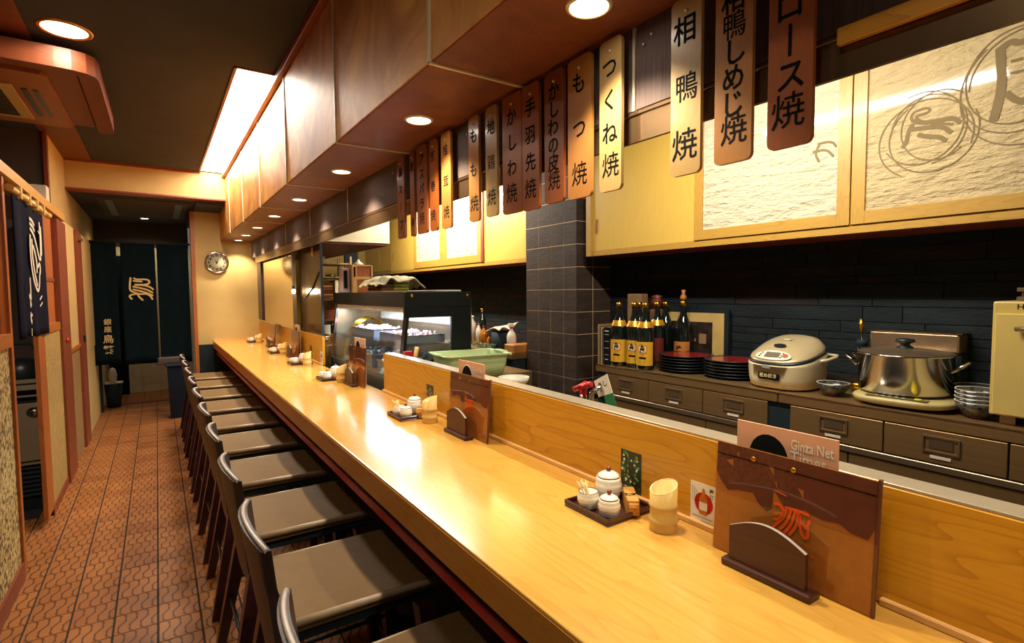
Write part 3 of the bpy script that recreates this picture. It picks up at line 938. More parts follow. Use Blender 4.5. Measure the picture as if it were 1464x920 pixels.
# small bright lamp over the grill
gl = thing('grill_lamp', 'tiny bare bright bulb glowing in front of the steel screen', 'lamp', (1.04, 5.12, 1.44))
MB().lathe([(0, -.02), (.012, -.016), (.016, 0), (.012, .014), (.006, .02), (0, .02)], (1.04, 5.12, 1.44), 14).obj('bulb', emis('bare bulb', 'fff4dd', 60.0), gl)
MB().lathe([(.009, .018), (.012, .024), (.012, .05), (0, .055)], (1.04, 5.12, 1.44), 12).tube([(1.04, 5.12, 1.49), (1.06, 5.13, 1.62), (1.10, 5.15, 1.85)], .003, 6).obj('socket', m_blackm, gl)

# ================================================================== wall clock
ck = thing('wall_clock', 'round white faced wall clock with metal rim on the end wall', 'clock', (.63, YE, 1.81))
RY = Matrix.Translation((.63, YE, 1.81)) @ Matrix.Rotation(PI / 2, 4, 'X')
MB().lathe([(.115, 0), (.132, .004), (.134, .03), (.124, .042), (.112, .034), (.108, .02)], (0, 0, 0), 40, mtx=RY).obj('rim', m_steelp, ck)
MB().lathe([(0, .018), (.112, .018), (.112, 0)], (0, 0, 0), 40, mtx=RY).obj('face', plain('clock face', 'a89c7c', .6), ck)
pr = MB()
f = on_y(.63, YE - .018, 1.81)
for h in range(12):
    a = PI / 2 - (h + 1) * PI / 6
    pr.text(str(h + 1), .034, f, .086 * math.cos(a), .086 * math.sin(a), .003, bold=.0016)
pr.obj('numerals', m_ink, ck)
pr = MB()
for ang, l, w in ((PI / 2 - .42, .072, .011), (PI / 2 + .55, .052, .014)):
    pr.prism([(-.012 * math.cos(ang) - w * math.sin(ang) / 2, -.012 * math.sin(ang) + w * math.cos(ang) / 2), (l * math.cos(ang), l * math.sin(ang)), (-.012 * math.cos(ang) + w * math.sin(ang) / 2, -.012 * math.sin(ang) - w * math.cos(ang) / 2)], f, .004, .007)
pr.obj('hands', m_ink, ck)

# ================================================================== stools
def make_stool():
    t = thing('bar_stool', 'bar stool', 'stool', (0, 0, 0))
    # cushion, dished a little towards the back
    def seat(u, v):
        x = -.205 + .43 * u; y = -.168 + .392 * v
        z = .552 - .016 * math.sin(PI * v) * (1 - .4 * u) - .03 * max(0, u - .8) * 5 * (u - .8)
        return (x, y, z), (0, 0, 1)
    MB().slab(seat, 14, 12, .034).obj('seat', m_seat, t, smooth=True, angle=60)
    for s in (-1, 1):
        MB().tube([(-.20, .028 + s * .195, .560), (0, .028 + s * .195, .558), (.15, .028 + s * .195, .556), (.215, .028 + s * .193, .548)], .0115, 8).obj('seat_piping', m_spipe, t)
    MB().box(-.19, -.155, .50, .20, .21, .535, bev=.004).obj('seat_frame', m_blackm, t)
    # curved backrest, hollow towards the counter
    def back(u, v):
        y = -.190 + .385 * u
        q = 1 - min(1, (y / .195)) ** 2 if y > 0 else 1 - (y / .195) ** 2
        h = .40 + (.80 - .40) * v
        hw = h - .02 * (1 - q) * v
        x = -.222 - .038 * v - .030 * q * (0.3 + .7 * v)
        return (x, y * (1 - .05 * (1 - v)), hw), (1, .35 * y / .212, .1)
    MB().slab(back, 16, 12, .024).obj('backrest', m_back, t, smooth=True, angle=60)
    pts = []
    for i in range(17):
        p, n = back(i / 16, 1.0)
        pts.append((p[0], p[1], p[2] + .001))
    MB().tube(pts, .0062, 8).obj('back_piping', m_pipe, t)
    for sx, sy in ((-1, -1), (-1, 1), (1, -1), (1, 1)):
        a = Vector((sx * .165, sy * .165, .50)); b = Vector((sx * (.30 if sx < 0 else .20), sy * .205, 0))
        if sx < 0: a.x = -.20
        mb = MB(); n = []
        for p, w in ((a, .027), (b, .017)):
            n.append([mb.bm.verts.new((p.x + dx * w, p.y + dy * w, p.z)) for dx, dy in ((-1, -1), (1, -1), (1, 1), (-1, 1))])
        for k in range(4):
            mb.bm.faces.new((n[0][k], n[1][k], n[1][(k + 1) % 4], n[0][(k + 1) % 4]))
        mb.bm.faces.new(n[1]); mb.bm.faces.new(n[0][::-1])
        mb.obj('leg', m_leg, t, smooth='fix', angle=30)
    for z, pts in ((.20, [(-.262, -.188, .20), (-.262, .188, .20)]), (.24, [(.185, -.185, .24), (.185, .185, .24)])):
        MB().tube(pts, .007, 6).obj('foot_rail', m_black, t)
    for sy in (-1, 1):
        MB().tube([(-.245, sy * .183, .27), (.185, sy * .183, .27)], .007, 6).obj('foot_rail', m_black, t)
    return t


st0 = make_stool()
names = ['nearest black stool at the counter, only its lit seat corner in frame', 'second black stool from the viewer, largest whole backrest edge in frame', 'third black stool from the viewer with broad brown lit seat',
         'fourth black stool from the viewer along the counter', 'fifth black stool from the viewer along the counter', 'sixth black stool from the viewer along the counter',
         'seventh black stool along the counter', 'eighth black stool along the counter', 'ninth black stool, third from the far end of the row',
         'tenth black stool, second from the far end of the row', 'farthest black stool of the row beside the navy bin']
for k in range(11):
    loc = (.465, .99 + .592 * (k - 1), 0)
    if k == 0:
        st0.location = loc; st0['label'] = names[0]; st0['group'] = 'stools along the bar counter'
    else:
        o = dup(st0, loc, random.uniform(-.02, .02), names[k], 'stools along the bar counter')

# ================================================================== hanging menu signs
c_signs = {'a': ('b57a3a', '96602a'), 'b': ('a2561f', '7c3c14'), 'c': ('bd9a62', '9c7a44'), 'd': ('8e4a20', '6c3014')}
sm = {k: wood('sign wood ' + k, v[0], v[1], 'z', 5.0, .4, .25, .4) for k, v in c_signs.items()}
# y near edge, y far edge, bottom, text, wood, char size, tilt
SG = [(.499, .583, 1.688, '鴨ロ丨ス焼', 'b', .062, 'dark orange hanging sign with the word for roast duck, rightmost of the row'),
      (.616, .700, 1.683, '相鴨しめじ焼', 'a', .058, 'amber hanging sign with six characters, second from the right'),
      (.735, .815, 1.680, '相鴨焼', 'c', .066, 'pale brown hanging sign with three widely spaced characters, third from the right'),
      (.970, 1.049, 1.682, 'つくね焼', 'c', .060, 'hanging sign with a water stain and four characters, just left of the gap'),
      (1.081, 1.179, 1.682, 'もつ焼', 'a', .062, 'broad hanging sign with three characters, fourth of the long row from the right'),
      (1.198, 1.288, 1.685, 'かしわの皮焼', 'd', .056, 'reddish hanging sign with six brushed characters'),
      (1.316, 1.406, 1.679, '手羽先焼', 'b', .060, 'hanging sign for chicken wings with four characters before the tiled pillar'),
      (1.410, 1.522, 1.682, 'かしわ焼', 'b', .062, 'hanging sign with four characters left of the tiled pillar'),
      (1.558, 1.633, 1.688, '地鶏焼', 'c', .056, 'pale hanging sign with three small characters and a glossy spot'),
      (1.682, 1.755, 1.684, 'もも焼', 'a', .058, 'golden brown hanging sign with three characters right of a gap'),
      (1.903, 1.986, 1.682, '椎茸焼', 'a', .050, 'light hanging sign with three characters, left of the gap'),
      (2.030, 2.100, 1.684, '葱巻焼', 'b', .046, 'narrow glossy hanging sign with three faint characters'),
      (2.128, 2.232, 1.684, 'アスパラ焼', 'd', .052, 'dark red hanging sign with five characters'),
      (2.263, 2.310, 1.680, '若鶏', 'd', .040, 'hanging sign turned nearly edge on, second from the left'),
      (2.378, 2.466, 1.682, '鳥ス丨プ', 'd', .050, 'dark hanging sign with four characters, leftmost of the row')]
XSIGN = .997
for ya, yb, zb, tx, wd, cs, lab in SG:
    yc = (ya + yb) / 2; w = yb - ya; w2 = w / 2
    zt = 2.068
    t = thing('hanging_sign', lab, 'sign', (XSIGN, yc, zb), 0, 'wooden menu signs hanging before the valance')
    r = .013
    out = []
    for cx, cz, a0 in ((w2 - r, zt - zb - r, 0), (-w2 + r, zt - zb - r, PI / 2), (-w2 + r, r, PI), (w2 - r, r, 3 * PI / 2)):
        out += [(cx + r * math.cos(a0 + PI / 8 * i), cz + r * math.sin(a0 + PI / 8 * i)) for i in range(5)]
    MB().prism(out, on_x(XSIGN, yc, zb), -.005, .005).obj('board', sm[wd], t)
    n = len(tx)
    f = on_x(XSIGN - .005, yc, zb)
    H = zt - zb
    top = H - .075; bot = .062
    if n >= 5: top = H - .062
    mb = MB()
    for i, ch in enumerate(tx):
        v = top - (top - bot) * i / (n - 1)
        mb.text(ch, cs * (1.0 if ch not in '焼' else 1.12), f, random.uniform(-.003, .003), v, .0006, bold=.0009 if ch not in '焼鴨鶏椎茸葱' else .0002, sx=.95)
    mb.obj('lettering', m_ink, t)
    MB().lathe([(0, 0), (.004, 0), (.003, .004), (0, .005)], (0, 0, 0), 10, mtx=Matrix.Translation((XSIGN - .005, yc, zt - .03)) @ Matrix.Rotation(-PI / 2, 4, 'Y')).obj('nail', m_brassst, t)
    MB().tube([(XSIGN - .004, yc, zt - .03), (XSIGN + .03, yc, zt - .024)], .0018, 5).obj('hook', m_steel, t)
for y in (.90, .925, 1.82, 2.52, 2.60):
    tag(MB().lathe([(0, 0), (.004, 0), (.003, .004), (0, .005)], (0, 0, 0), 8, mtx=Matrix.Translation((XI, y, 2.045 - (y * 100 % 3) * .006)) @ Matrix.Rotation(-PI / 2, 4, 'Y')).obj('bare_nail', m_brassst),
        {.90: 'small bare nail in the gap beside the stained sign', .925: 'small bare nail right of its neighbour in the sign gap', 1.82: 'bare nail between two golden hanging signs', 2.52: 'bare nail left of the leftmost hanging sign', 2.60: 'farthest bare nail on the valance beyond the signs'}[y], 'nail', 'bare nails on the valance')

# ================================================================== kitchen back wall, pillar
wk = struct(MB().box(XK, -1.0, 0, XK + .1, YE, ZT).obj('wall_kitchen', m_rubber))
LEN = [.16, .24, .34, .46]; HT = [.036, .054, .072]
pm = {}
for i, l in enumerate(LEN):
    for j, h in enumerate(HT):
        for k, mm in enumerate((m_wallk, m_wallk2)):
            o = MB().box(-.010, .0015, .0012, .004, l - .0015, h - .0012, bev=.0012).obj('tmp', mm)
            pm[(i, j, k)] = o.data
            bpy.data.objects.remove(o)
rnd = random.Random(3)
npc = 0
restw = MB()
for (ya, yb) in ((-.2, 2.78), (3.40, 6.3)):
    z = ZK if ya < 0 else .93
    while z < 1.70:
        j = rnd.choice((0, 1, 1, 2)); y = ya - rnd.random() * .2
        while y < yb:
            i = rnd.choice((0, 1, 2, 3, 3))
            if y + LEN[i] > yb + .05: i = 0
            me = pm[(i, j, rnd.choice((0, 0, 0, 1)))]
            if npc < 298:
                o = bpy.data.objects.new('slate_strip', me); COL.objects.link(o); o.parent = wk
                o.location = (XK - rnd.uniform(0, .004), y, z)
                npc += 1
            else:
                restw.box(XK - .010, y + .0015, z + .0012, XK, y + LEN[i] - .0015, z + HT[j] - .0012)
            y += LEN[i]
        z += HT[j]
r = restw.obj('slate_strips', m_wallk, wk); r['kind'] = 'stuff'

pl = struct(MB().box(2.4285, 2.7935, 0, XK, 3.388, ZT).obj('wall_pillar', m_slateg))
PT = .1585
for iz in range(4, 17):
    z0 = .80 + (iz - 5) * PT
    ys = [2.786, 2.936, 3.086, 3.236, 3.396] if iz % 2 else [2.786, 2.936, 3.086, 3.236, 3.396]
    for a, b in zip(ys, ys[1:]):
        MB().box(2.4265, a + .0022, z0 + .0022, 2.432, b - .0022, z0 + PT - .0022, bev=.001).obj('slate_tile', m_slate, pl)
    for a, b in ((2.422, 2.58), (2.58, 2.7625)):
        MB().box(a + .0022, 2.7915, z0 + .0022, b - .0022, 2.796, z0 + PT - .0022, bev=.001).obj('slate_tile', m_slate, pl)

# ================================================================== wall cupboards
def cupboard(name, label, y0, y1, x0, zb, zt):
    t = thing(name, label, 'cupboard', (x0 + .15, (y0 + y1) / 2, zb))
    MB().box(x0 + .02, y0, zb, XK - .012, y1, zb + .018).box(x0 + .02, y0, zb + .018, XK - .012, y0 + .018, zt).box(x0 + .02, y1 - .018, zb + .018, XK - .012, y1, zt).box(XK - .03, y0 + .018, zb + .018, XK - .012, y1 - .018, zt).obj('carcass', m_redw, t)
    MB().box(x0, y0, zb, x0 + .03, y1, zb + .035, bev=.001).obj('bottom_rail', m_cabf, t)
    return t


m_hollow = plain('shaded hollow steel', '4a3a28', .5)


def framed_door(t, y0, y1, x0, zb, zt, fw=.05, art=None, pic=None):
    d = MB().box(x0 + .010, y0, zb, x0 + .016, y1, zt).obj('sliding_door', m_cab, t)
    MB().box(x0 - .004, y0, zb, x0 + .010, y0 + fw, zt, bev=.001).obj('door_stile', m_cabz, d)
    MB().box(x0 - .004, y1 - fw, zb, x0 + .010, y1, zt, bev=.001).obj('door_stile', m_cabz, d)
    MB().box(x0 - .004, y0 + fw, zb, x0 + .010, y1 - fw, zb + fw, bev=.001).obj('door_rail', m_cabf, d)
    MB().box(x0 + .004, y0 + fw, zb + fw, x0 + .010, y1 - fw, zt).obj('plaster_picture', pic or m_pic_lit, d)
    if art:
        m = MB(); f = on_x(x0 + .004, 0, 0)
        for pts, w in art:
            m.ribbon([(-p[0], p[1]) for p in pts], w * 1.45, f, .0012)
        m.obj('brush_drawing', m_brush, d)
    return d


def flat_door(t, y0, y1, x0, zb, zt, pull=None):
    d = MB().box(x0 + .004, y0, zb, x0 + .020, y1, zt, bev=.001).obj('sliding_door', m_cab, t)
    if pull:
        MB().box(x0 + .001, pull - .012, 1.80, x0 + .0045, pull + .012, 1.90, bev=.001).obj('recessed_pull', m_cabz, d)
        MB().box(x0 - .0005, pull - .006, 1.805, x0 + .0015, pull + .006, 1.895).obj('pull_hollow', m_redw, d)
    return d


m_brush = plain('grey brown brush stroke', '76623c', .8)
ZB = 1.655
cr_ = cupboard('wall_cupboard', 'golden wall cupboard with plaster picture doors above the sideboard, right', -.6, 2.70, 2.44, ZB, 2.6)
MB().box(2.43, 2.655, ZB, 2.47, 2.70, 2.6, bev=.001).obj('end_stile', m_cabz, cr_)
flat_door(cr_, 1.84, 2.655, 2.44, ZB + .035, 2.6, 2.61)
fig = [([(.72, 2.02), (.78, 2.04), (.845, 2.055), (.855, 2.085), (.84, 2.10)], .006), ([(.84, 2.10), (.80, 2.105), (.79, 2.085), (.84, 2.08)], .006),
       ([(.84, 2.075), (.82, 2.05), (.77, 2.045), (.72, 2.045), (.70, 2.02)], .011), ([(.86, 2.035), (.80, 2.03), (.75, 2.02), (.725, 1.99)], .011),
       ([(.845, 2.055), (.86, 2.03), (.865, 1.99), (.88, 1.97)], .010), ([(.83, 2.01), (.80, 1.995), (.76, 1.985), (.74, 1.965)], .011)]
circ = [([(.80 + dx + (.12 + dr) * math.cos(a), 2.02 + dz + (.13 + dr * .5) * math.sin(a)) for a in [PI * 2 * i / 22 + p for i in range(17)]], .003) for p, dx, dz, dr in ((0, 0, 0, 0), (1.2, .02, .01, .01), (2.7, -.015, -.02, .02), (4, -.03, .01, -.005), (5.2, .01, -.03, .03))]
face = [([(.60, 2.25), (.595, 2.19), (.59, 2.12), (.60, 2.05), (.61, 2.0)], .018), ([(.60, 2.24), (.57, 2.26), (.55, 2.24), (.50, 2.26)], .014),
        ([(.58, 2.09), (.55, 2.05), (.50, 2.04), (.44, 2.06)], .014), ([(.57, 2.19), (.54, 2.19)], .012), ([(.57, 2.15), (.53, 2.15)], .010)]
circ2 = [([(.53 + dx + (.15 + dr) * math.cos(a), 2.12 + dz + (.17 + dr) * math.sin(a)) for a in [PI * 2 * i / 26 + p for i in range(18)]], .003) for p, dx, dz, dr in ((0, 0, 0, 0), (1.7, .02, .01, .01), (3.1, .0, -.02, .025), (4.4, .02, .02, -.01))]
fig2 = [([(a, b) for a, b in q], w) for q, w in [([(1.20, 2.06), (1.14, 2.06), (1.12, 2.03)], .007), ([(1.22, 2.03), (1.16, 2.03), (1.13, 1.99)], .007), ([(1.19, 2.06), (1.21, 2.02), (1.19, 1.98)], .007)]]
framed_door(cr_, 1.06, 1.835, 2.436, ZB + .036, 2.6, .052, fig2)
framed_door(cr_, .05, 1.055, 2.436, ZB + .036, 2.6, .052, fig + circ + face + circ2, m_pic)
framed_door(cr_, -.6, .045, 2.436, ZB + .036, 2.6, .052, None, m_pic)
cl_ = cupboard('wall_cupboard', 'golden wall cupboard with whitish panels beyond the tiled pillar', 3.41, 6.35, 2.44, ZB, 2.6)
flat_door(cl_, 3.42, 4.06, 2.44, ZB + .035, 2.6)
MB().box(2.43, 4.06, ZB + .035, 2.46, 4.10, 2.6).obj('stile', m_redw, cl_)
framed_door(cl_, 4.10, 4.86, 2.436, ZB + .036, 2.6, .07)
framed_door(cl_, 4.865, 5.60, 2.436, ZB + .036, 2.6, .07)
flat_door(cl_, 5.60, 6.33, 2.44, ZB + .035, 2.6, 6.24)
c3 = cupboard('wall_cupboard', 'plain ochre cupboard at the far end behind the hood', 6.36, 7.46, 2.50, ZB + .01, 2.6)
flat_door(c3, 6.37, 6.9, 2.50, ZB + .05, 2.6)
flat_door(c3, 6.91, 7.45, 2.50, ZB + .05, 2.6)

# ================================================================== sideboard with drawers
sb = thing('kitchen_sideboard', 'stainless steel sideboard with drawers below the slate wall', 'sideboard', (2.5, 1.1, 0))
MB().box(XKF, -.6, ZK - .045, XK, 1.268, ZK, bev=.003).obj('worktop', m_steeld, sb)
MB().box(XKF, 1.272, ZK - .045, XK, 2.45, ZK, bev=.003).obj('worktop', m_steeld, sb)
MB().box(XKF - .002, -.6, ZK - .004, XKF + .002, 2.45, ZK + .0006).obj('worktop_highlight', m_steelp, sb)  # added bright strip, draws the highlight along the worktop's front edge
MB().box(XKF + .012, -.6, .08, XK, 2.44, ZK - .045).obj('carcass', m_blackm, sb)
for i, (a, b) in enumerate(((-.4, .12), (.125, .494), (.50, .853), (.858, 1.214), (1.318, 1.66), (1.665, 2.02), (2.025, 2.36))):
    d = MB().box(XKF + .002, a, .795, XKF + .02, b, .912, bev=.0015).obj('drawer', m_steeld, sb)
    yc = (a + b) / 2
    for q in ((yc - .055, .832, yc + .055, .838), (yc - .055, .886, yc + .055, .892), (yc - .055, .838, yc - .049, .886), (yc + .049, .838, yc + .055, .886)):
        MB().box(XKF - .003, q[0], q[1], XKF + .003, q[2], q[3]).obj('pull_frame', m_steel, d)
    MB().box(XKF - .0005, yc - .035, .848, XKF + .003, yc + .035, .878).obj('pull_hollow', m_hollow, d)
    MB().box(XKF - .001, yc - .030, .812, XKF + .003, yc + .030, .822).obj('drawer_label', m_paper, d)
MB().box(XKF - .003, -.6, .765, XKF + .02, 2.44, .790, bev=.002).obj('middle_rail', m_steel, sb)
for a, b in ((-.4, .33), (.335, .975), (.98, 1.64), (1.645, 2.36)):
    MB().box(XKF + .002, a, .14, XKF + .02, b, .76, bev=.0015).obj('cupboard_door', m_steeld, sb)
s2 = thing('kitchen_sideboard', 'dark steel sideboard beyond the tiled pillar with bottles on it', 'sideboard', (2.5, 4.8, 0))
MB().box(2.30, 3.42, .885, XK - .015, 6.3, .93, bev=.003).obj('worktop', m_steeld, s2)
MB().box(2.32, 3.43, .0, XK - .015, 6.3, .885).obj('carcass', m_blackm, s2)
# kitchen worktop behind the backboard
kw = thing('kitchen_worktop', 'steel kitchen worktop behind the backboard', 'worktop', (1.45, 1.4, 0))
MB().box(XS + .07, -.5, .84, 1.78, 2.92, .875, bev=.003).obj('top', m_steel, kw)
MB().box(XS + .08, -.5, 0, 1.74, 2.92, .84).obj('carcass', m_steeld, kw)


# ================================================================== sideboard objects
def sake_bottle(x, y, z, label, kind, s=1.0, cap=None):
    t = thing('sake_bottle', label, 'bottle', (x, y, z), 0, 'sake bottles on the sideboard')
    R = .052 * s
    pf = [(0, 0), (R * .93, 0), (R, .008), (R, .215 * s), (R * .93, .245 * s), (R * .62, .28 * s), (R * .36, .315 * s), (R * .27, .36 * s), (R * .29, .362 * s), (R * .29, .372 * s), (0, .372 * s)]
    MB().lathe(pf, (x, y, z), 24).obj('glass', plain_bottle, t)
    MB().lathe([(R * .29, .360 * s), (R * .34, .360 * s), (R * .34, .385 * s), (R * .2, .392 * s), (0, .393 * s)], (x, y, z), 16).obj('cap', cap or m_gold, t)
    a0 = math.atan2(-y, -x) - .32

    def wrap(rad, zc):
        return lambda u, v, tt: Vector((x + (rad + tt) * math.cos(a0 + u / R), y + (rad + tt) * math.sin(a0 + u / R), z + zc + v))
    def band(rad0, zc0, rad1, zc1, half, m, nm, par):
        mb = MB()
        n = 14
        lo = [mb.bm.verts.new((x + rad0 * math.cos(a0 - half + 2 * half * i / n), y + rad0 * math.sin(a0 - half + 2 * half * i / n), z + zc0)) for i in range(n + 1)]
        hi = [mb.bm.verts.new((x + rad1 * math.cos(a0 - half + 2 * half * i / n), y + rad1 * math.sin(a0 - half + 2 * half * i / n), z + zc1)) for i in range(n + 1)]
        for i in range(n):
            f = mb.bm.faces.new((lo[i], lo[i + 1], hi[i + 1], hi[i])); f.smooth = True
        return mb.obj(nm, m, par)
    if kind == 'gold':
        band(R + .0008, .028, R + .0008, .165 * s, 1.25, m_lblg, 'label', t)
        band(R * .94 + .002, .247 * s, R * .64 + .003, .281 * s, 1.6, m_lblg2, 'neck_label', t)
        w = wrap(R + .0012, 0)
        mb = MB(); n = 20
        mb.poly([w(.027 * math.cos(2 * PI * i / n), .125 + .027 * math.sin(2 * PI * i / n), .0002) for i in range(n)])
        mb.obj('red_ring', m_red, t)
        mb = MB()
        mb.poly([w(.023 * math.cos(2 * PI * i / n), .125 + .023 * math.sin(2 * PI * i / n), .0006) for i in range(n)])
        mb.obj('white_disc', m_paper, t)
        mb = MB()
        mb.text('大', .024, w, -.002, .136, .0010, bold=.001).text('関', .024, w, -.002, .114, .0010, bold=.001)
        mb.ribbon([(-.02, .072), (.0, .074), (.02, .070)], .010, w, .001)
        for q in range(5):
            mb.ribbon([(-.008 + q * .007, .090 + q * .004), (-.005 + q * .007, .083 + q * .004)], .003, w, .001)
        mb.ribbon([(-.018, .05), (.018, .05)], .005, w, .001)
        mb.obj('lettering', m_ink, t)
    elif kind == 'brown':
        band(R + .0008, .03, R + .0008, .15 * s, 1.1, m_lblb, 'label', t)
        w = wrap(R + .0012, 0)
        mb = MB()
        mb.text('吟', .035, w, -.008, .11, .001, bold=.001).text('醸', .026, w, -.008, .07, .001, bold=.001)
        mb.obj('lettering', m_ink, t)
    elif kind == 'red':
        band(R + .0008, .03, R + .0008, .17 * s, 1.1, m_lblr, 'label', t)
        band(R * .94 + .002, .247 * s, R * .64 + .003, .281 * s, 1.4, m_lblg2, 'neck_label', t)
    return t


plain_bottle = plain('very dark bottle glass', '0f1512', .06, 0, .1, coat=.3)
m_lblg = plain('golden label paper', 'cf9a26', .4, 0, .08, 20)
m_lblg2 = plain('glossy gold neck label', 'c98a1e', .25, .4, .2, 50)
m_lblb = plain('brown orange label', 'a96a2c', .5)
m_lblr = plain('dull red label', '64190f', .5)
for x, y, lab, kd in ((2.352, 2.31, 'front left sake bottle with golden label and round white crest', 'gold'),
                      (2.375, 2.205, 'front middle sake bottle with golden label and round white crest', 'gold'),
                      (2.352, 2.10, 'front right sake bottle with golden label, nearest the plates', 'gold'),
                      (2.47, 2.255, 'sake bottle mostly hidden behind the front three', 'plain'),
                      (2.56, 2.19, 'sake bottle with dull red label standing behind at the right', 'red'),
                      (2.655, 2.205, 'dark sake bottle half hidden behind the red label one', 'plain'),
                      (2.64, 2.06, 'tall dark sake bottle with brown square label by the picture frame', 'brown')):
    sake_bottle(x, y, ZK, lab, kd, 1.0 if kd != 'brown' else 1.02)
# stopper paper on the brown label one
tag(MB().lathe([(0, .0), (.018, .0), (.02, .02), (.008, .04), (.014, .06), (0, .062)], (2.64, 2.06, ZK + .402), 10).obj('cloth_stopper', m_lblb), 'crumpled brown paper on top of the tall dark bottle', 'paper')
tag(MB().box(2.56, 2.325, ZK, 2.63, 2.445, ZK + .44, bev=.006).obj('paper_bag', plain('brown kraft paper', '7a5a34', .8, 0, .15, 15, .4, 30)), 'brown paper bag standing behind the sake bottles', 'bag')
tag(MB().lathe([(0, 0), (.035, .0), (.026, .02), (.044, .035), (.025, .06), (.034, .075), (0, .085)], (2.675, 2.295, ZK + .35), 9, sy=1.2).obj('red_bundle', plain('dark red wrap', '6a2a1a', .5, 0, .4, 30, .8, 40)), 'dark red wrapped bundle behind the bottle necks', 'bundle')
tag(MB().box(2.64, 2.25, ZK, 2.71, 2.34, ZK + .35, bev=.02).obj('brown_carton', plain('brown carton', '6c4a30', .6)), 'brown rounded carton behind the front bottles', 'box')
for i, (y, w, c) in enumerate(((2.440, .014, '8c7048'), (2.426, .009, '4c3c2c'), (2.414, .010, '96784c'), (2.402, .009, '3c3430'))):
    tag(MB().box(2.302, y - w / 2, ZK, 2.50, y + w / 2, ZK + .25 - i * .008, bev=.001).obj('menu_folder', plain('folder %d' % i, c, .5)),
        ['leftmost brown folder standing left of the bottles', 'thin dark folder, second of the standing four', 'light brown folder, third of the standing four', 'black folder nearest the bottles'][i], 'folder', 'folders left of the bottles')
bk = thing('magazine', 'dark magazine with white print leaning beside the bottles', 'magazine', (2.33, 2.38, ZK))
MB().box(2.305, 2.345, ZK, 2.312, 2.394, ZK + .235, bev=.001).obj('cover', m_ink, bk)
mb = MB(); f = on_x(2.305, 2.37, ZK)
mb.ribbon([(-.018, .212), (.018, .212)], .010, f, .0005).ribbon([(-.016, .035), (.012, .035)], .006, f, .0005)
for i in range(4):
    mb.ribbon([(-.018, .19 - i * .012 - i * .03), (.02, .19 - i * .012 - i * .03)], .003, f, .0005)
mb.obj('lettering', m_paper, bk)
# framed photograph
fp = thing('framed_picture', 'framed dark photograph with cream mat leaning on the slate wall', 'picture', (2.71, 2.05, ZK))
MB().box(2.705, 1.80, ZK + .01, 2.735, 2.30, ZK + .345, bev=.002).obj('frame', m_black, fp)
MB().box(2.701, 1.825, ZK + .03, 2.706, 2.275, ZK + .325).obj('mat', plain('cream mat', 'b79a58', .7), fp)
MB().box(2.699, 1.90, ZK + .07, 2.702, 2.20, ZK + .27).obj('photograph', plain('dark photo', '2b211c', .3, 0, .6, 18), fp)
mb = MB(); f = on_x(2.699, 2.05, ZK + .17)
mb.poly([f(*p) for p in ((-.12, .07, .0006), (-.02, .02, .0006), (.0, .06, .0006), (-.05, .09, .0006))]).poly([f(*p) for p in ((.06, -.03, .0006), (.11, -.03, .0006), (.11, .03, .0006), (.06, .03, .0006))])
for i in range(6):
    mb.poly([f(-.10 + i * .025, -.02, .0006), f(-.085 + i * .025, -.02, .0006), f(-.088 + i * .025, .0, .0006), f(-.097 + i * .025, .0, .0006)])
mb.obj('photo_highlights', plain('photo light', '8a6a48', .4), fp)
mr_in = plain('red lacquer plate', '8e1a14', .2, 0, .15, 12, coat=.4)
plate_pos = [(2.50, 1.93, 6), (2.52, 1.64, 6)]
for s_, (x, y, n) in enumerate(plate_pos):
    for i in range(n):
        z = ZK + i * .016
        t = thing('lacquer_plate', ('%s plate of the %s stack of black and red lacquer plates' % (['bottom', 'second lowest', 'third lowest', 'fourth', 'second highest', 'topmost red'][i], ['left', 'right'][s_])), 'plate', (x, y, z), 0, 'lacquer plates stacked on the sideboard')
        MB().lathe([(0, 0), (.10, 0), (.135, .010), (.150, .014), (.150, .017), (.135, .013), (0, .0125)], (x, y, z), 36).obj('plate', m_black, t)
        if i == n - 1:
            MB().lathe([(0, .0135), (.13, .0135)], (x, y, z), 36).obj('red_well', mr_in, t)

# rice cooker
rcx, rcy = 2.47, 1.33
rc = thing('rice_cooker', 'cream electric rice cooker with domed lid, display and side handle', 'rice cooker', (rcx, rcy, ZK))
ang = PI - .02


def RC(mt=None):
    return Matrix.Translation((rcx, rcy, ZK)) @ Matrix.Rotation(ang, 4, 'Z')


def superlathe(prof, e=3.0, seg=40, sx=1.12, sy=1.12, mi=0, front_drop=0.0):
    """rounded-square rings; local +x is the front"""
    mb = MB(); rings = []
    for r, z, *dd in prof:
        fd = dd[0] if dd else 0
        ring = []
        for i in range(seg):
            a = 2 * PI * i / seg
            c, s_ = math.cos(a), math.sin(a)
            px = r * sx * math.copysign(abs(c) ** (2 / e), c); py = r * sy * math.copysign(abs(s_) ** (2 / e), s_)
            ring.append(mb.bm.verts.new((px, py, z - fd * (px / (r * sx + 1e-6)))))
        rings.append(ring)
    for a, b in zip(rings, rings[1:]):
        for i in range(seg):
            f = mb.bm.faces.new((a[i], a[(i + 1) % seg], b[(i + 1) % seg], b[i])); f.smooth = True
    mb.bm.faces.new(rings[-1]); mb.bm.faces.new(rings[0][::-1])
    return mb


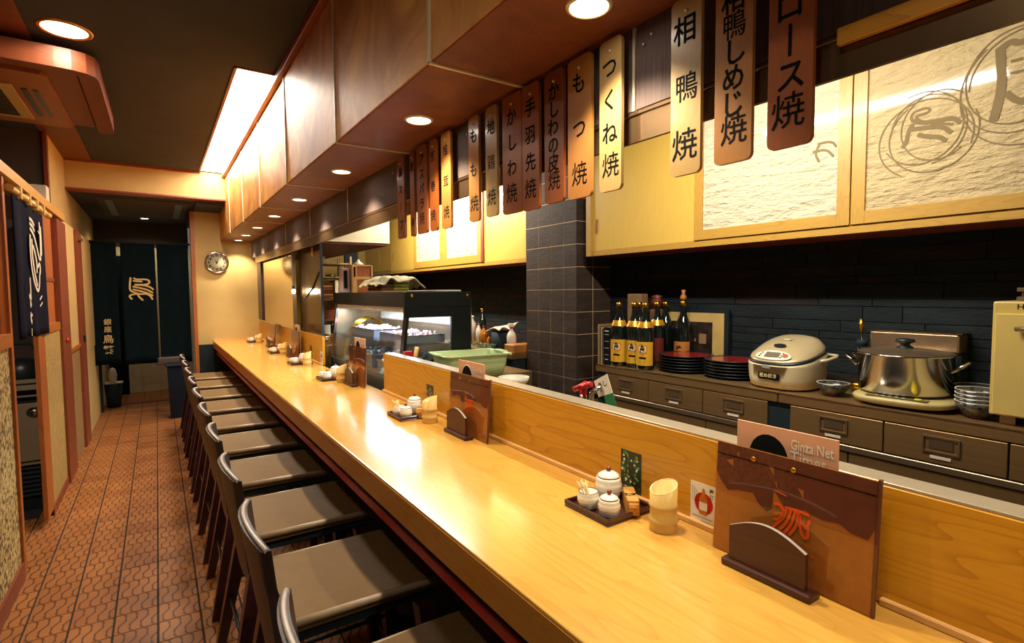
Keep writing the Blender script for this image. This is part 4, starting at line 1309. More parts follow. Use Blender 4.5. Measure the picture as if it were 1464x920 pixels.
m_rc = plain('cooker cream', 'd2c196', .3, 0, .02, coat=.4)
m_rcl = plain('cooker lid', 'c2ad80', .28, .2, .02, coat=.4)
mb = superlathe([(.115, .004), (.128, .012), (.134, .05), (.137, .11), (.137, .138, .030), (.133, .150, .036)], 2.8)
bmesh.ops.transform(mb.bm, matrix=RC(), verts=mb.bm.verts[:]); mb.obj('body', m_rc, rc)
mb = superlathe([(.134, .150, .036), (.135, .156, .036), (.130, .163, .036)], 2.8)
bmesh.ops.transform(mb.bm, matrix=RC(), verts=mb.bm.verts[:]); mb.obj('seam', m_black, rc)
mb = superlathe([(.133, .160, .036), (.130, .172, .040), (.112, .192, .045), (.085, .207, .035), (.045, .216, .015), (.004, .219)], 2.6)
bmesh.ops.transform(mb.bm, matrix=RC(), verts=mb.bm.verts[:]); mb.obj('lid', m_rcl, rc)
LZ = [(.149, .122), (.146, .132), (.125, .147), (.095, .172), (.05, .201), (0, .219), (-.15, .20)]


def lidpos(u, v, t):   # u across (reader's right), v up the lid slope
    x = .140 - v * .9
    for (xa, za), (xb, zb_) in zip(LZ, LZ[1:]):
        if xb <= x <= xa:
            z = za + (zb_ - za) * (xa - x) / (xa - xb)
            break
    z -= .9 * u * u * .6
    return RC() @ Vector((x, u, z + t + .004))
mb = MB(); n = 28
mb.poly([lidpos(.085 * math.cos(2 * PI * i / n), .022 + .028 * math.sin(2 * PI * i / n), .002) for i in range(n)]); mb.obj('control_panel', m_white, rc)
mb = MB(); mb.poly([lidpos(u, v, .004) for u, v in ((-.038, .010), (.032, .010), (.030, .038), (-.036, .038))]); mb.obj('display', plain('lcd grey', '6c6450', .3), rc)
mb = MB(); mb.poly([lidpos(.058 + .012 * math.cos(2 * PI * i / 12), .025 + .010 * math.sin(2 * PI * i / 12), .004) for i in range(12)]); mb.obj('start_button', plain('orange button', 'b0521c', .4), rc)
mb = MB()
for u, v in ((-.062, .014), (-.060, .024), (-.055, .034), (.040, .012), (.042, .022), (.044, .034)):
    mb.poly([lidpos(u + .005 * math.cos(2 * PI * i / 8), v + .003 * math.sin(2 * PI * i / 8), .004) for i in range(8)])
mb.obj('button', m_blackm, rc)
mb = MB(); mb.poly([lidpos(.03 * math.cos(2 * PI * i / 16), .085 + .012 * math.sin(2 * PI * i / 16), .004) for i in range(16)]); mb.obj('steam_vent', m_black, rc)
MB().box(-.012, -.018, .219, .006, .018, .226, bev=.003, mtx=RC()).obj('lid_knob', m_rc, rc)
ff = lambda u, v, t: RC() @ Vector((.1545 - u * u * 1.0 + t, u, v))
mb = MB(); mb.poly([ff(u, v, .0015) for u, v in ((-.052, .062), (-.048, .048), (.048, .046), (.055, .058), (.050, .076), (-.048, .080))]); mb.obj('badge', m_ink, rc)
mb = MB(); mb.text('極め炊き', .021, ff, 0, .065, .003, bold=.0004); mb.obj('badge_lettering', m_dyeg, rc)
mb = MB(); mb.poly([ff(u, v, .0015) for u, v in ((-.032, .100), (.008, .098), (.008, .112), (-.032, .114))]); mb.obj('name_plate', m_grey, rc)
mb = MB(); M_ = RC()
mb.tube([M_ @ Vector(p) for p in ((.0, .150, .135), (-.03, .165, .138), (-.09, .175, .148), (-.14, .16, .150), (-.16, .10, .150), (-.16, -.1, .15), (-.14, -.16, .150), (-.09, -.175, .148), (-.03, -.165, .138), (0, -.150, .135))], .008, 8)
mb.obj('handle', m_rc, rc)


def bowl(x, y, z, r, h, label, m=None, group=None, name='rice_bowl', foot=True):
    t = thing(name, label, 'bowl', (x, y, z), 0, group)
    MB().lathe([(0, .004), (r * .42, 0), (r * .42, .006), (r * .72, h * .28), (r * .93, h * .65), (r, h), (r * .965, h), (r * .88, h * .65), (r * .6, h * .3), (0, h * .22)], (x, y, z), 32).obj('bowl', m or m_bowl, t)
    MB().lathe([(r * .985, h - .001), (r * 1.008, h + .002), (r * .96, h + .001)], (x, y, z), 32).obj('rim', m_paper, t)
    if foot:
        MB().lathe([(r * .40, -.0), (r * .44, 0), (r * .42, .009), (r * .38, .009)], (x, y, z), 24).obj('foot_ring', m_redw, t)
    return t


def m_pattern():
    m, nt, b = mat('blue grey glazed pattern')
    tc = nt.nodes.new('ShaderNodeTexCoord'); v = nt.nodes.new('ShaderNodeTexVoronoi'); v.inputs['Scale'].default_value = 70
    nt.links.new(tc.outputs['Object'], v.inputs['Vector'])
    r = nt.nodes.new('ShaderNodeValToRGB'); e = r.color_ramp.elements
    e[0].position = .25; e[0].color = lin('1a2022'); e[1].position = .6; e[1].color = lin('4c493e')
    nt.links.new(v.outputs['Distance'], r.inputs[0]); nt.links.new(r.outputs[0], b.inputs['Base Color']); b.inputs['Roughness'].default_value = .25
    return m


m_bowl = m_pattern()
bowl(2.41, 1.095, ZK, .062, .055, 'single patterned bowl between rice cooker and hot plate')
tag(MB().lathe([(0, .0), (.035, .004), (.042, .03), (.038, .03), (.03, .008), (0, .006)], (2.60, 1.07, ZK + .01), 20).tube([(2.60, 1.05, ZK + .03), (2.58, .98, ZK + .05), (2.56, .93, ZK + .06)], .004, 6).obj('ladle', m_gold), 'brass coloured ladle lying beside the pot', 'ladle')
hb = thing('hot_plate', 'pale oval tabletop cooker under the big pot', 'hot plate', (2.46, .85, ZK))
ang = PI + .05
Mh = Matrix.Translation((2.465, .84, ZK)) @ Matrix.Rotation(ang, 4, 'Z')
mb = superlathe([(.13, .006), (.158, .016), (.165, .030), (.160, .038), (.14, .042)], 3.2, 40, 1.0, 1.05)
bmesh.ops.transform(mb.bm, matrix=Mh, verts=mb.bm.verts[:]); mb.obj('body', plain('hot plate cream', 'b7a66c', .35), hb)
mb = MB().box(.115, -.10, .0425, .150, .10, .0445, mtx=Mh); mb.obj('control_strip', plain('olive strip', '6c6138', .4), hb)
mb = MB(); mb.lathe([(0, .0445), (.014, .0445), (.012, .048), (0, .048)], (.13, .07, 0), 14, mtx=Mh); mb.obj('yellow_button', plain('yellow button', 'd3bd20', .4), hb)
for i in range(5):
    MB().box(.128, -.07 + i * .022, .0445, .134, -.060 + i * .022, .046, mtx=Mh).obj('button', m_paper, hb)
pot = thing('cooking_pot', 'large polished steel pot with dark knobbed lid on the hot plate', 'pot', (2.485, .85, ZK + .045))
c = (2.485, .862, ZK + .046)
MB().lathe([(0, 0), (.145, 0), (.155, .010), (.157, .150), (.164, .153), (.164, .157), (.150, .157)], c, 48).obj('body', m_steelp, pot)
MB().lathe([(.160, .158), (.150, .163), (.11, .170), (.05, .176), (0, .177)], c, 48).obj('lid', m_steel, pot)
MB().lathe([(0, .176), (.030, .176), (.026, .182), (.016, .186), (.018, .196), (.034, .202), (.030, .212), (0, .216)], c, 24).obj('lid_knob', m_black, pot)
for s in (-1, 1):
    a = ang + PI / 2
    d = Vector((math.cos(a), math.sin(a), 0)) * s; p = Vector((-d.y, d.x, 0))
    C0 = Vector(c) + Vector((0, 0, .115))
    MB().tube([C0 + d * .157 + p * .035 - Vector((0, 0, .02)), C0 + d * .18 + p * .035, C0 + d * .20 + p * .03 + Vector((0, 0, .02)), C0 + d * .20 - p * .03 + Vector((0, 0, .02)), C0 + d * .18 - p * .035, C0 + d * .157 - p * .035 - Vector((0, 0, .02))], .006, 8).obj('handle', m_steelp, pot)
btx, bty = 2.685, .90
bt = thing('steel_pan', 'rectangular steel pan propped behind the big pot', 'pan', (btx, bty, ZK + .20))
MB().box(btx - .038, bty - .165, ZK + .195, btx + .06, bty + .155, ZK + .275, bev=.008, seg=2).obj('body', m_steel, bt)
MB().box(btx - .042, bty - .172, ZK + .273, btx + .062, bty + .162, ZK + .280, bev=.002).obj('rim', m_steelp, bt)
tag(MB().box(2.65, .73, ZK, 2.745, 1.03, ZK + .194, bev=.01).obj('steel_box', m_blackm), 'dark box behind the big pot carrying the steel pan', 'box')
tg = thing('serving_tongs', 'wooden handled tongs hanging upright left of the pot', 'tongs', (2.64, 1.075, ZK))
MB().tube([(2.64, 1.085, ZK + .26), (2.64, 1.087, ZK + .325)], [.007, .009], 8).obj('handle', m_gold, tg)
MB().tube([(2.64, 1.075, ZK + .05), (2.64, 1.078, ZK + .16), (2.64, 1.085, ZK + .26)], .004, 6).tube([(2.62, 1.09, ZK + .20), (2.62, 1.078, ZK + .15), (2.63, 1.07, ZK + .12)], .004, 6).obj('fork', m_steelp, tg)
MB().lathe([(0, 0), (.022, .004), (.022, .03), (0, .034)], (2.64, 1.08, ZK + .20), 12).obj('ring', m_blackm, tg)
lbl = ['bottom', 'second lowest', 'third', 'topmost']
for i in range(4):
    bowl(2.40, .605, ZK + .0 + i * .014, .068, .058, lbl[i] + ' patterned bowl of the stack beside the cream cabinet', None, 'stacked bowls beside the cream cabinet', foot=(i == 0))
for i in range(3):
    bowl(2.56, .65, ZK + i * .02, .07, .05, ['lowest', 'middle', 'top'][i] + ' dark plate of the stack behind the bowls', m_blackm, 'stacked dark dishes behind the bowls', 'dish', foot=False)
# cream cabinet at the right edge
tw = thing('warming_cabinet', 'cream warming cabinet with curved handle at the right edge of the sideboard', 'cabinet', (2.5, .30, ZK))
MB().box(2.34, .02, ZK + .03, 2.72, .565, ZK + .415, bev=.006, seg=2).obj('body', plain('cabinet cream', 'c2a758', .3, 0, .02, coat=.3), tw)
MB().box(2.328, .03, ZK + .035, 2.342, .555, ZK + .375, bev=.003).obj('door', plain('cabinet door cream', 'cbb062', .3, 0, .02, coat=.3), tw)
MB().tube([(2.315, .50, ZK + .325), (2.30, .46, ZK + .33), (2.30, .35, ZK + .33), (2.315, .30, ZK + .325)], .008, 8).obj('handle', m_steel, tw)
MB().lathe([(0, 0), (.03, 0), (.03, .004), (0, .004)], (0, 0, 0), 20, mtx=Matrix.Translation((2.328, .44, ZK + .33)) @ Matrix.Rotation(-PI / 2, 4, 'Y')).obj('handle_recess', m_redw, tw)
mb = MB(); mb.text('HOSHI', .026, on_x(2.340, .505, ZK + .397), 0, 0, .0008, align='LEFT'); mb.obj('lettering', m_ink, tw)
for y in (.06, .50):
    MB().box(2.36, y, ZK, 2.42, y + .04, ZK + .03).obj('foot', m_steel, tw)
tag(MB().box(2.40, .10, ZK + .416, 2.66, .52, ZK + .43, bev=.002).box(2.41, .11, ZK + .432, 2.65, .51, ZK + .445, bev=.002).box(2.40, .10, ZK + .447, 2.66, .52, ZK + .46, bev=.002).obj('steel_trays', m_steel), 'thin steel trays lying on top of the cream cabinet', 'trays')

# ================================================================== glass refrigerated case
gc = thing('refrigerated_display_case', 'black framed refrigerated glass case of skewered meat beyond the counter', 'display case', (1.43, 3.7, .84))
Y0, Y1 = 2.93, 4.42
MB().box(1.17, Y0, .76, 1.66, Y1, .90, bev=.004).obj('base', m_casek, gc)
MB().box(1.21, Y0 - .005, 1.33, 1.66, Y1 + .03, 1.424, bev=.004).obj('top', m_casek, gc)
MB().box(1.20, Y0, .90, 1.655, Y0 + .02, 1.01, bev=.002).box(1.52, Y0, 1.01, 1.655, Y0 + .02, 1.33).box(1.21, Y0, 1.27, 1.52, Y0 + .02, 1.33).obj('end_panel', m_casek, gc)
def slantbox(y0, y1, mm, name, w=.018):
    mb = MB(); mb.prism([(y0, 0), (y1, 0), (y1, 1), (y0, 1)], lambda u, v, t: Vector((1.172 + (1.228 - 1.172) * v + t, u, .90 + .44 * v)), 0, w)
    return mb.obj(name, mm, gc)
slantbox(Y0 - .002, Y0 + .045, m_casek, 'front_post')
slantbox(Y1 - .02, Y1 + .01, m_steelp, 'front_post')
for x in (1.255, 1.63):
    MB().lathe([(0, 0), (.010, 0), (.008, .006), (0, .008)], (0, 0, 0), 12, mtx=Matrix.Translation((x, Y0 - .005, 1.402)) @ Matrix.Rotation(PI / 2, 4, 'X')).obj('corner_bolt', m_gold, gc)
MB().box(1.655, Y0 - .004, .90, 1.662, Y0 + .01, 1.42).obj('edge_strip', m_steelp, gc)
slantbox(Y0 + .04, Y1 - .02, m_glass, 'front_glass', .005)
MB().box(1.23, Y0 + .004, 1.01, 1.52, Y0 + .009, 1.27).obj('end_glass', m_glass, gc)
MB().box(1.64, Y0 + .02, .90, 1.655, Y1, 1.20).obj('rear_wall', m_steel, gc)
MB().box(1.60, Y0 + .02, 1.20, 1.655, Y1, 1.33, bev=.01).obj('white_reflector', m_white, gc)
MB().box(1.22, Y1, .90, 1.655, Y1 + .01, 1.33).obj('end_wall', m_steel, gc)
MB().box(1.20, Y0 + .02, 1.10, 1.62, Y1, 1.106).obj('glass_shelf', m_glass, gc)
MB().tube([(1.30, Y0 + .06, 1.315), (1.30, Y1 - .06, 1.315)], .012, 10).obj('tube_lamp', m_casel, gc)
MB().box(1.235, Y0 + .03, 1.30, 1.25, Y1 - .02, 1.335).obj('lamp_shade', m_white, gc)
area('case_light', (-.10, -.02, .455), P_CASE, (.62, .80, 1.0), .05, 1.2, (0, 0, 0), gc)
mb = MB(); f = on_x(1.222, 0, 0)
MB().box(1.06 + .105, 2.97, .78, 1.175, 4.33, .90).obj('blue_front', plain('blue grey steel', '4c5470', .25, .8), gc)
m_tray = plain('grey steel tray', '8a919c', .3, .7)
m_meat = plain('pale pink meat', 'd9a9a0', .5, 0, .25, 80, .4, 100)


def traybox(x0, y0, z0, x1, y1, z1, label, nm='food_tray', content=None, nn=24, mm=None, cat='tray'):
    t = thing(nm, label, cat, ((x0 + x1) / 2, (y0 + y1) / 2, z0))
    th = .003
    MB().box(x0 + .01, y0 + .01, z0, x1 - .01, y1 - .01, z0 + th).box(x0, y0, z0, x0 + th, y1, z1).box(x1 - th, y0, z0, x1, y1, z1).box(x0, y0, z0, x1, y0 + th, z1).box(x0, y1 - th, z0, x1, y1, z1).obj('tray', mm or m_tray, t)
    MB().box(x0 - .006, y0 - .006, z1 - .003, x0 + .003, y1 + .006, z1 + .001).box(x1 - .003, y0 - .006, z1 - .003, x1 + .006, y1 + .006, z1 + .001).box(x0, y0 - .006, z1 - .003, x1, y0 + .003, z1 + .001).box(x0, y1 - .003, z1 - .003, x1, y1 + .006, z1 + .001).obj('rim', m_steelp, t)
    if content:
        cm = MB()
        for _ in range(nn):
            a = (random.uniform(x0 + .02, x1 - .02), random.uniform(y0 + .02, y1 - .02), z1 - .012 + random.uniform(-.01, .022))
            s = random.uniform(.010, .017)
            cm.lathe([(0, -s), (s * .8, -s * .5), (s, 0), (s * .7, s * .6), (0, s * .8)], a, 7, sx=random.uniform(.8, 1.3))
        o = cm.obj('meat_pieces', content, t); o['kind'] = 'stuff'
    return t


traybox(1.26, 3.62, 1.106, 1.52, 4.10, 1.16, 'steel tray heaped with pink meat on the upper shelf of the case', content=m_meat, nn=110)
traybox(1.26, 3.03, 1.106, 1.52, 3.50, 1.155, 'steel tray of meat pieces near the close end of the case', content=m_meat, nn=50)
traybox(1.22, 3.05, .905, 1.50, 3.45, .97, 'clear ice coloured tray low in the case, near end', content=m_paper, nn=60)
traybox(1.22, 3.55, .905, 1.50, 4.2, .99, 'dark low tray in the case behind the menu', content=m_grey, nn=40)
mb = MB()
for i in range(6):
    yy = 4.12 + i * .03
    mb.tube([(1.28, yy, 1.11), (1.34, yy, 1.19), (1.42, yy, 1.23), (1.50, yy, 1.19), (1.55, yy, 1.11)], .004, 6)
tag(mb.obj('wire_rack', m_gold), 'row of bent golden wires inside the far end of the glass case', 'rack')
# on top of the case
wb = thing('wooden_box', 'brown wooden box with pale edges standing on the glass case', 'box', (1.38, 4.2, 1.424))
MB().box(1.33, 4.20, 1.424, 1.46, 4.40, 1.64).obj('body', m_orange, wb)
MB().box(1.295, 4.185, 1.424, 1.33, 4.40, 1.645).box(1.45, 4.19, 1.424, 1.462, 4.40, 1.645).box(1.33, 4.19, 1.635, 1.455, 4.40, 1.648).box(1.33, 4.195, 1.53, 1.45, 4.20, 1.552).obj('edge', m_light, wb)
MB().box(1.306, 4.18, 1.55, 1.318, 4.186, 1.63).obj('lettering_strip', m_ink, wb)
tag(MB().lathe([(0, 0), (.05, 0), (.03, .02), (.012, .03), (.012, .045), (0, .047)], (1.38, 4.3, 1.648), 14).obj('white_saucer', m_white), 'upturned white saucer on top of the wooden box', 'saucer')
tp = MB().box(1.22, 4.22, 1.424, 1.285, 4.30, 1.62, bev=.004).obj('tape_dispenser', plain('mauve plastic', '9a7f80', .5)); tag(tp, 'mauve and black utensil left of the wooden box', 'dispenser')
MB().box(1.235, 4.215, 1.46, 1.262, 4.222, 1.60).obj('black_mark', m_ink, tp)
cn = ['left', 'middle', 'right']
m_tow = plain('striped brown cloth', '6c4a2c', .9, 0, .5, 20, .3, 60, stretch=(1, 1, 6))
m_towg = plain('green yellow cloth', '8c9440', .9, 0, .6, 25, .3, 60, stretch=(1, 1, 5))
m_toww = plain('cream cloth', 'd7cba4', .9, 0, .1, 20, .5, 40)
for i, (x0, x1, mm) in enumerate(((1.30, 1.40, m_tow), (1.40, 1.52, m_towg))):
    for k in range(3):
        tag(MB().box(x0, 3.58, 1.436 + k * .026, x1, 3.85, 1.460 + k * .026, bev=.010, seg=3).obj('folded_cloth', mm),
            '%s folded %s cloth of the pile on the glass case' % (['lowest', 'middle', 'upper'][k], ['brown', 'green yellow'][i]), 'cloth', 'folded cloths on the glass case')
def drape(u, v):
    x = 1.24 + .37 * u; y = 3.50 + .36 * v
    z = 1.530 - .10 * max(0, u - .80) * 5 * max(0, u - .8) * 5 * .7 - .05 * max(0, .28 - u) * 4 + .007 * math.sin(u * 26 + v * 5) + .006 * math.sin(v * 19 + u * 9) - .03 * max(0, .2 - v) * 5 * (0.4 + .6 * math.sin(u * 9) ** 2)
    return (x, y, max(1.432, z)), (0, 0, 1)
tag(MB().slab(drape, 30, 20, .006).obj('draped_cloth', m_toww), 'cream cloth draped over the folded cloths on the glass case', 'cloth')
tag(MB().box(1.29, 3.50, 1.4245, 1.56, 3.87, 1.435, bev=.003).obj('cutting_board', m_light), 'pale wooden board under the folded cloths', 'board')
tag(MB().box(1.45, 3.00, 1.4245, 1.63, 3.45, 1.436, bev=.004).obj('cutting_board', m_white), 'white board lying on the near corner of the glass case', 'board')

# ================================================================== basin, sink things, tap
bs = thing('plastic_basin', 'pale green rectangular plastic basin on the kitchen worktop', 'basin', (1.54, 2.74, .93))
Mb = Matrix.Translation((1.54, 2.74, 0)) @ Matrix.Rotation(-.11, 4, 'Z')
mb = MB()
def ringr(hx, hy, z, r=.03, n=5):
    o = []
    for cx, cy, a0 in ((hx - r, hy - r, 0), (-hx + r, hy - r, PI / 2), (-hx + r, -hy + r, PI), (hx - r, -hy + r, 3 * PI / 2)):
        for i in range(n + 1):
            a = a0 + PI / 2 * i / n
            o.append(Mb @ Vector((cx + r * math.cos(a), cy + r * math.sin(a), z)))
    return o
R_ = [ringr(.170, .120, .93), ringr(.185, .135, .99), ringr(.190, .140, 1.03), ringr(.192, .142, 1.045), ringr(.212, .160, 1.055), ringr(.212, .160, 1.061), ringr(.192, .142, 1.058), ringr(.185, .136, .99), ringr(.166, .116, .934)]
vr = [[mb.bm.verts.new(p) for p in r] for r in R_]
for a, b in zip(vr, vr[1:]):
    for i in range(len(a)):
        f = mb.bm.faces.new((a[i], a[(i + 1) % len(a)], b[(i + 1) % len(a)], b[i])); f.smooth = True
mb.bm.faces.new(vr[0][::-1]); mb.bm.faces.new(vr[-1])
mb.obj('body', m_green, bs)
for s in (-1, 1):
    MB().box(s * .205 - .02, -.06, 1.052, s * .205 + .022, .06, 1.066, bev=.006, seg=2, mtx=Mb).obj('grip', m_green, bs)
tag(MB().box(1.28, 2.50, .875, 1.75, 2.93, .928, bev=.004).obj('drain_board', m_steel), 'steel draining board carrying the green basin', 'board')
bowl(1.60, 2.36, .90, .085, .055, 'white rimmed dark bowl right of the green basin', m_white, name='mixing_bowl')
tag(MB().box(1.5, 2.27, .875, 1.7, 2.45, .90, bev=.003).obj('small_board', m_steeld), 'dull steel plate under the white rimmed bowl', 'plate')
kn = thing('knife_block', 'wooden knife handles standing left of the green basin', 'knives', (1.25, 2.75, .875))
for i, (x, y) in enumerate(((1.20, 2.80), (1.22, 2.72), (1.215, 2.68))):
    MB().tube([(x, y, .90), (x + .005, y - .02, 1.04), (x + .012, y - .035, 1.11 - i * .03)], [.010, .012, .013], 8).obj('handle', (m_light, m_blackm, m_blackm)[i], kn)
MB().box(1.18, 2.62, .875, 1.25, 2.86, .98, bev=.004).obj('block', m_blackm, kn)
tag(MB().box(1.19, 2.885, .96, 1.24, 2.925, 1.075, bev=.004).obj('red_container', m_red), 'small red container behind the end of the near backboard', 'container')
tap = thing('tap', 'kitchen tap with a red cross shaped handle behind the backboard', 'tap', (1.36, 1.55, .875))
MB().tube([(1.36, 1.525, .875), (1.36, 1.525, 1.02)], .016, 12).obj('stem', m_steelp, tap)
MB().tube([(1.36, 1.525, 1.0), (1.36, 1.525, 1.05)], .015, 12).tube([(1.345, 1.565, 1.035), (1.36, 1.525, 1.052), (1.37, 1.49, 1.064)], [.011, .014, .012], 10).tube([(1.33, 1.51, 1.05), (1.36, 1.525, 1.054), (1.385, 1.54, 1.06)], [.010, .012, .010], 10).obj('red_handle', m_red, tap)
MB().tube([(1.37, 1.49, .96), (1.37, 1.49, 1.03), (1.40, 1.48, 1.05), (1.44, 1.47, 1.02)], .011, 10).obj('spout', m_steelp, tap)
cd = thing('sign_card', 'white and green card with brushed writing tilted behind the tap', 'card', (1.40, 1.50, 1.0))
Mc = Matrix.Translation((1.41, 1.46, 1.045)) @ Matrix.Rotation(math.radians(-24), 4, 'X')
fcd = lambda u, v, t: Mc @ Vector((-t, -u, v))
mb = MB(); mb.prism([(-.045, -.02), (.035, -.025), (.035, .05), (-.045, .045)], fcd, -.002, .001); mb.obj('card', m_paper, cd)
mb = MB(); mb.prism([(-.015, -.09), (.035, -.09), (.035, -.025), (-.015, -.022)], fcd, -.002, .001); mb.obj('green_part', m_dgreen, cd)
mb = MB(); mb.text('あし', .026, fcd, -.004, .018, .0016, bold=.0005); mb.obj('lettering', m_ink, cd)

# bottles and jars beyond the case
def small_bottle(x, y, z, r, h, m, label, name='bottle', cap=None, trig=False):
    t = thing(name, label, 'bottle', (x, y, z), 0, 'bottles on the far sideboard')
    MB().lathe([(0, 0), (r, 0), (r, h * .62), (r * .8, h * .74), (r * .35, h * .86), (r * .33, h * .95), (0, h * .95)], (x, y, z), 16).obj('body', m, t)
    MB().lathe([(0, h * .94), (r * .42, h * .94), (r * .40, h), (0, h)], (x, y, z), 12).obj('cap', cap or m_red, t)
    if trig:
        MB().box(x - .03, y - .012, z + h, x + .02, y + .012, z + h + .03, bev=.004).obj('trigger', m_white, t)
    return t


m_amb = plain('amber liquid', 'b26a1c', .2, 0, .1, coat=.3)
zf = .93
small_bottle(2.43, 4.27, zf, .045, .27, plain('milky plastic', 'cbb9a0', .3), 'milky plastic bottle next to the glass case', cap=m_white)
small_bottle(2.45, 4.12, zf, .035, .34, plain_bottle, 'tall black bottle with gold neck behind the jars', cap=m_gold)
small_bottle(2.40, 4.10, zf, .028, .21, m_white, 'slim white bottle with red cap', cap=m_red)
small_bottle(2.40, 4.01, zf, .035, .19, m_amb, 'square amber bottle with dark red cap', cap=m_lblr)
small_bottle(2.40, 3.91, zf, .030, .12, m_amb, 'short amber jar near the dark pot', cap=m_gold)
small_bottle(2.42, 3.60, zf, .04, .20, m_white, 'white spray bottle with red collar left of the pillar', cap=m_red, trig=True)
small_bottle(2.58, 3.50, zf, .04, .24, m_lblb, 'brownish spray bottle closest to the pillar', cap=m_white, trig=True)
dp = thing('dark_pot', 'dark pot covered with a pale cloth on the far sideboard', 'pot', (2.45, 3.78, zf))
MB().lathe([(0, 0), (.09, 0), (.10, .02), (.10, .15), (.09, .15), (.09, .02), (0, .02)], (2.45, 3.78, zf), 24).obj('body', m_blackm, dp)
tag(MB().slab(lambda u, v: ((2.35 + .2 * u, 3.68 + .22 * v, zf + .165 + .02 * math.sin(u * 8 + v * 4) + .05 * u * (1 - v)), (0, 0, 1)), 14, 14, .005).obj('pale_cloth', plain('pinkish cloth', 'cdb49c', .9)), 'pinkish cloth lying over the dark pot', 'cloth')
gm = MB()
for i in range(90):
    x = random.uniform(2.31, 2.335); y = random.uniform(3.70, 4.0); a = random.uniform(0, PI); s = random.uniform(.012, .02)
    z = zf + random.uniform(.01, .05)
    gm.poly([(x, y, z), (x + s * math.cos(a), y + s * math.sin(a), z + s * .6), (x + s * 1.6 * math.cos(a + .3), y + s * 1.6 * math.sin(a + .3), z + .01), (x + s * math.cos(a + .8), y + s * math.sin(a + .8), z)])
g = gm.obj('green_garnish', plain('leaf green', '2f4a1c', .6)); tag(g, 'heap of green leaves on the far sideboard in front of the jars', 'leaves'); g['kind'] = 'stuff'
tag(MB().box(2.32, 3.42, zf, 2.52, 3.56, zf + .07, bev=.006).obj('tool_tray', m_lblb), 'brown tray at the foot of the spray bottles', 'tray')
tag(MB().box(1.86, 2.98, 0, 2.18, 3.36, .86, bev=.006).obj('steel_cart', m_steeld), 'dark steel cabinet left of the tiled pillar', 'cabinet')

# ================================================================== range hood and far kitchen
hd = thing('range_hood', 'large pale steel range hood above the grill', 'hood', (1.5, 6.0, 1.88))
mb = MB()
mb.prism([(1.10, 1.875), (1.83, 1.882), (1.83, ZT), (1.10, ZT)], lambda u, v, t: Vector((u, 4.76 + t, v)), 0, 2.6)
mb.obj('body', plain('hood steel', 'd2c8a8', .45, .25, .05, 4), hd)
MB().box(1.12, 4.78, 1.862, 1.82, 7.34, 1.874).obj('underside', m_oranged, hd)
tag(MB().lathe([(0, 0), (.03, .01), (.035, .04), (.028, .06), (.036, .09), (.02, .11), (.01, .14), (0, .15)], (1.14, 4.72, 1.73), 9).obj('foil_bundle', plain('gold foil', 'c9a860', .2, .9, .5, 60, 1.0, 90)), 'crumpled foil bundle hanging below the hood corner', 'foil')
sh = thing('storage_rack', 'dark storage rack with stacked dishes and papers at the far end', 'rack', (1.78, 6.6, 0))
for x in (1.52, 1.93):
    for y in (6.3, 6.8):
        MB().box(x - .012, y - .012, 0, x + .012, y + .012, 1.855).obj('upright', m_steel, sh)
for z in (.9, 1.10, 1.34, 1.60, 1.76):
    MB().box(1.52, 6.3, z, 1.93, 6.8, z + .014).obj('shelf', m_steel, sh)
MB().box(1.94, 6.55, .6, 2.10, 6.6, 1.95).obj('side_panel', m_blackm, sh)
for i in range(6):
    tag(MB().box(1.56, 6.32, 1.356 + i * .033, 1.72, 6.6, 1.382 + i * .033, bev=.004).obj('stacked_box', (m_orange, m_light, m_oranged)[i % 3]),
        '%s flat brown box of the stack on the middle shelf of the far rack' % ['bottom', 'second', 'third', 'fourth', 'fifth', 'topmost'][i], 'box', 'flat boxes on the far rack')
for i in range(2):
    tag(MB().box(1.745 + i * .05, 6.32, 1.354, 1.785 + i * .05, 6.56, 1.57, bev=.002).obj('binder', m_toww), ['cream binder beside the flat boxes', 'second cream binder by the rack upright'][i], 'binder', 'binders on the far rack')
for i in range(5):
    tag(MB().box(1.56, 6.32, 1.116 + i * .022, 1.76, 6.6, 1.134 + i * .022, bev=.003).obj('stacked_tray', m_oranged),
        '%s dark tray of the stack on the lower shelf of the far rack' % ['bottom', 'second', 'middle', 'fourth', 'topmost'][i], 'tray', 'dark trays on the far rack')
tag(MB().box(1.55, 6.32, 1.776, 1.64, 6.5, 1.85, bev=.004).obj('white_carton', m_white), 'white carton on the top shelf of the far rack', 'box')
tag(MB().box(1.55, 6.31, .914, 1.78, 6.6, 1.05, bev=.01).obj('white_basket', m_white), 'white basket on the lowest visible shelf of the far rack', 'basket')
tag(MB().lathe([(0, 0), (.05, 0), (.06, .02), (.03, .03), (0, .03)], (1.72, 6.42, 1.615), 16).obj('steel_bowl', m_steelp), 'small steel bowl on the third shelf of the far rack', 'bowl')
tag(MB().box(2.1, 6.35, 1.2, 2.44, 6.9, 1.65, bev=.01).obj('dark_appliance', m_blackm), 'dark appliance at the far end below the ochre cupboard', 'appliance')
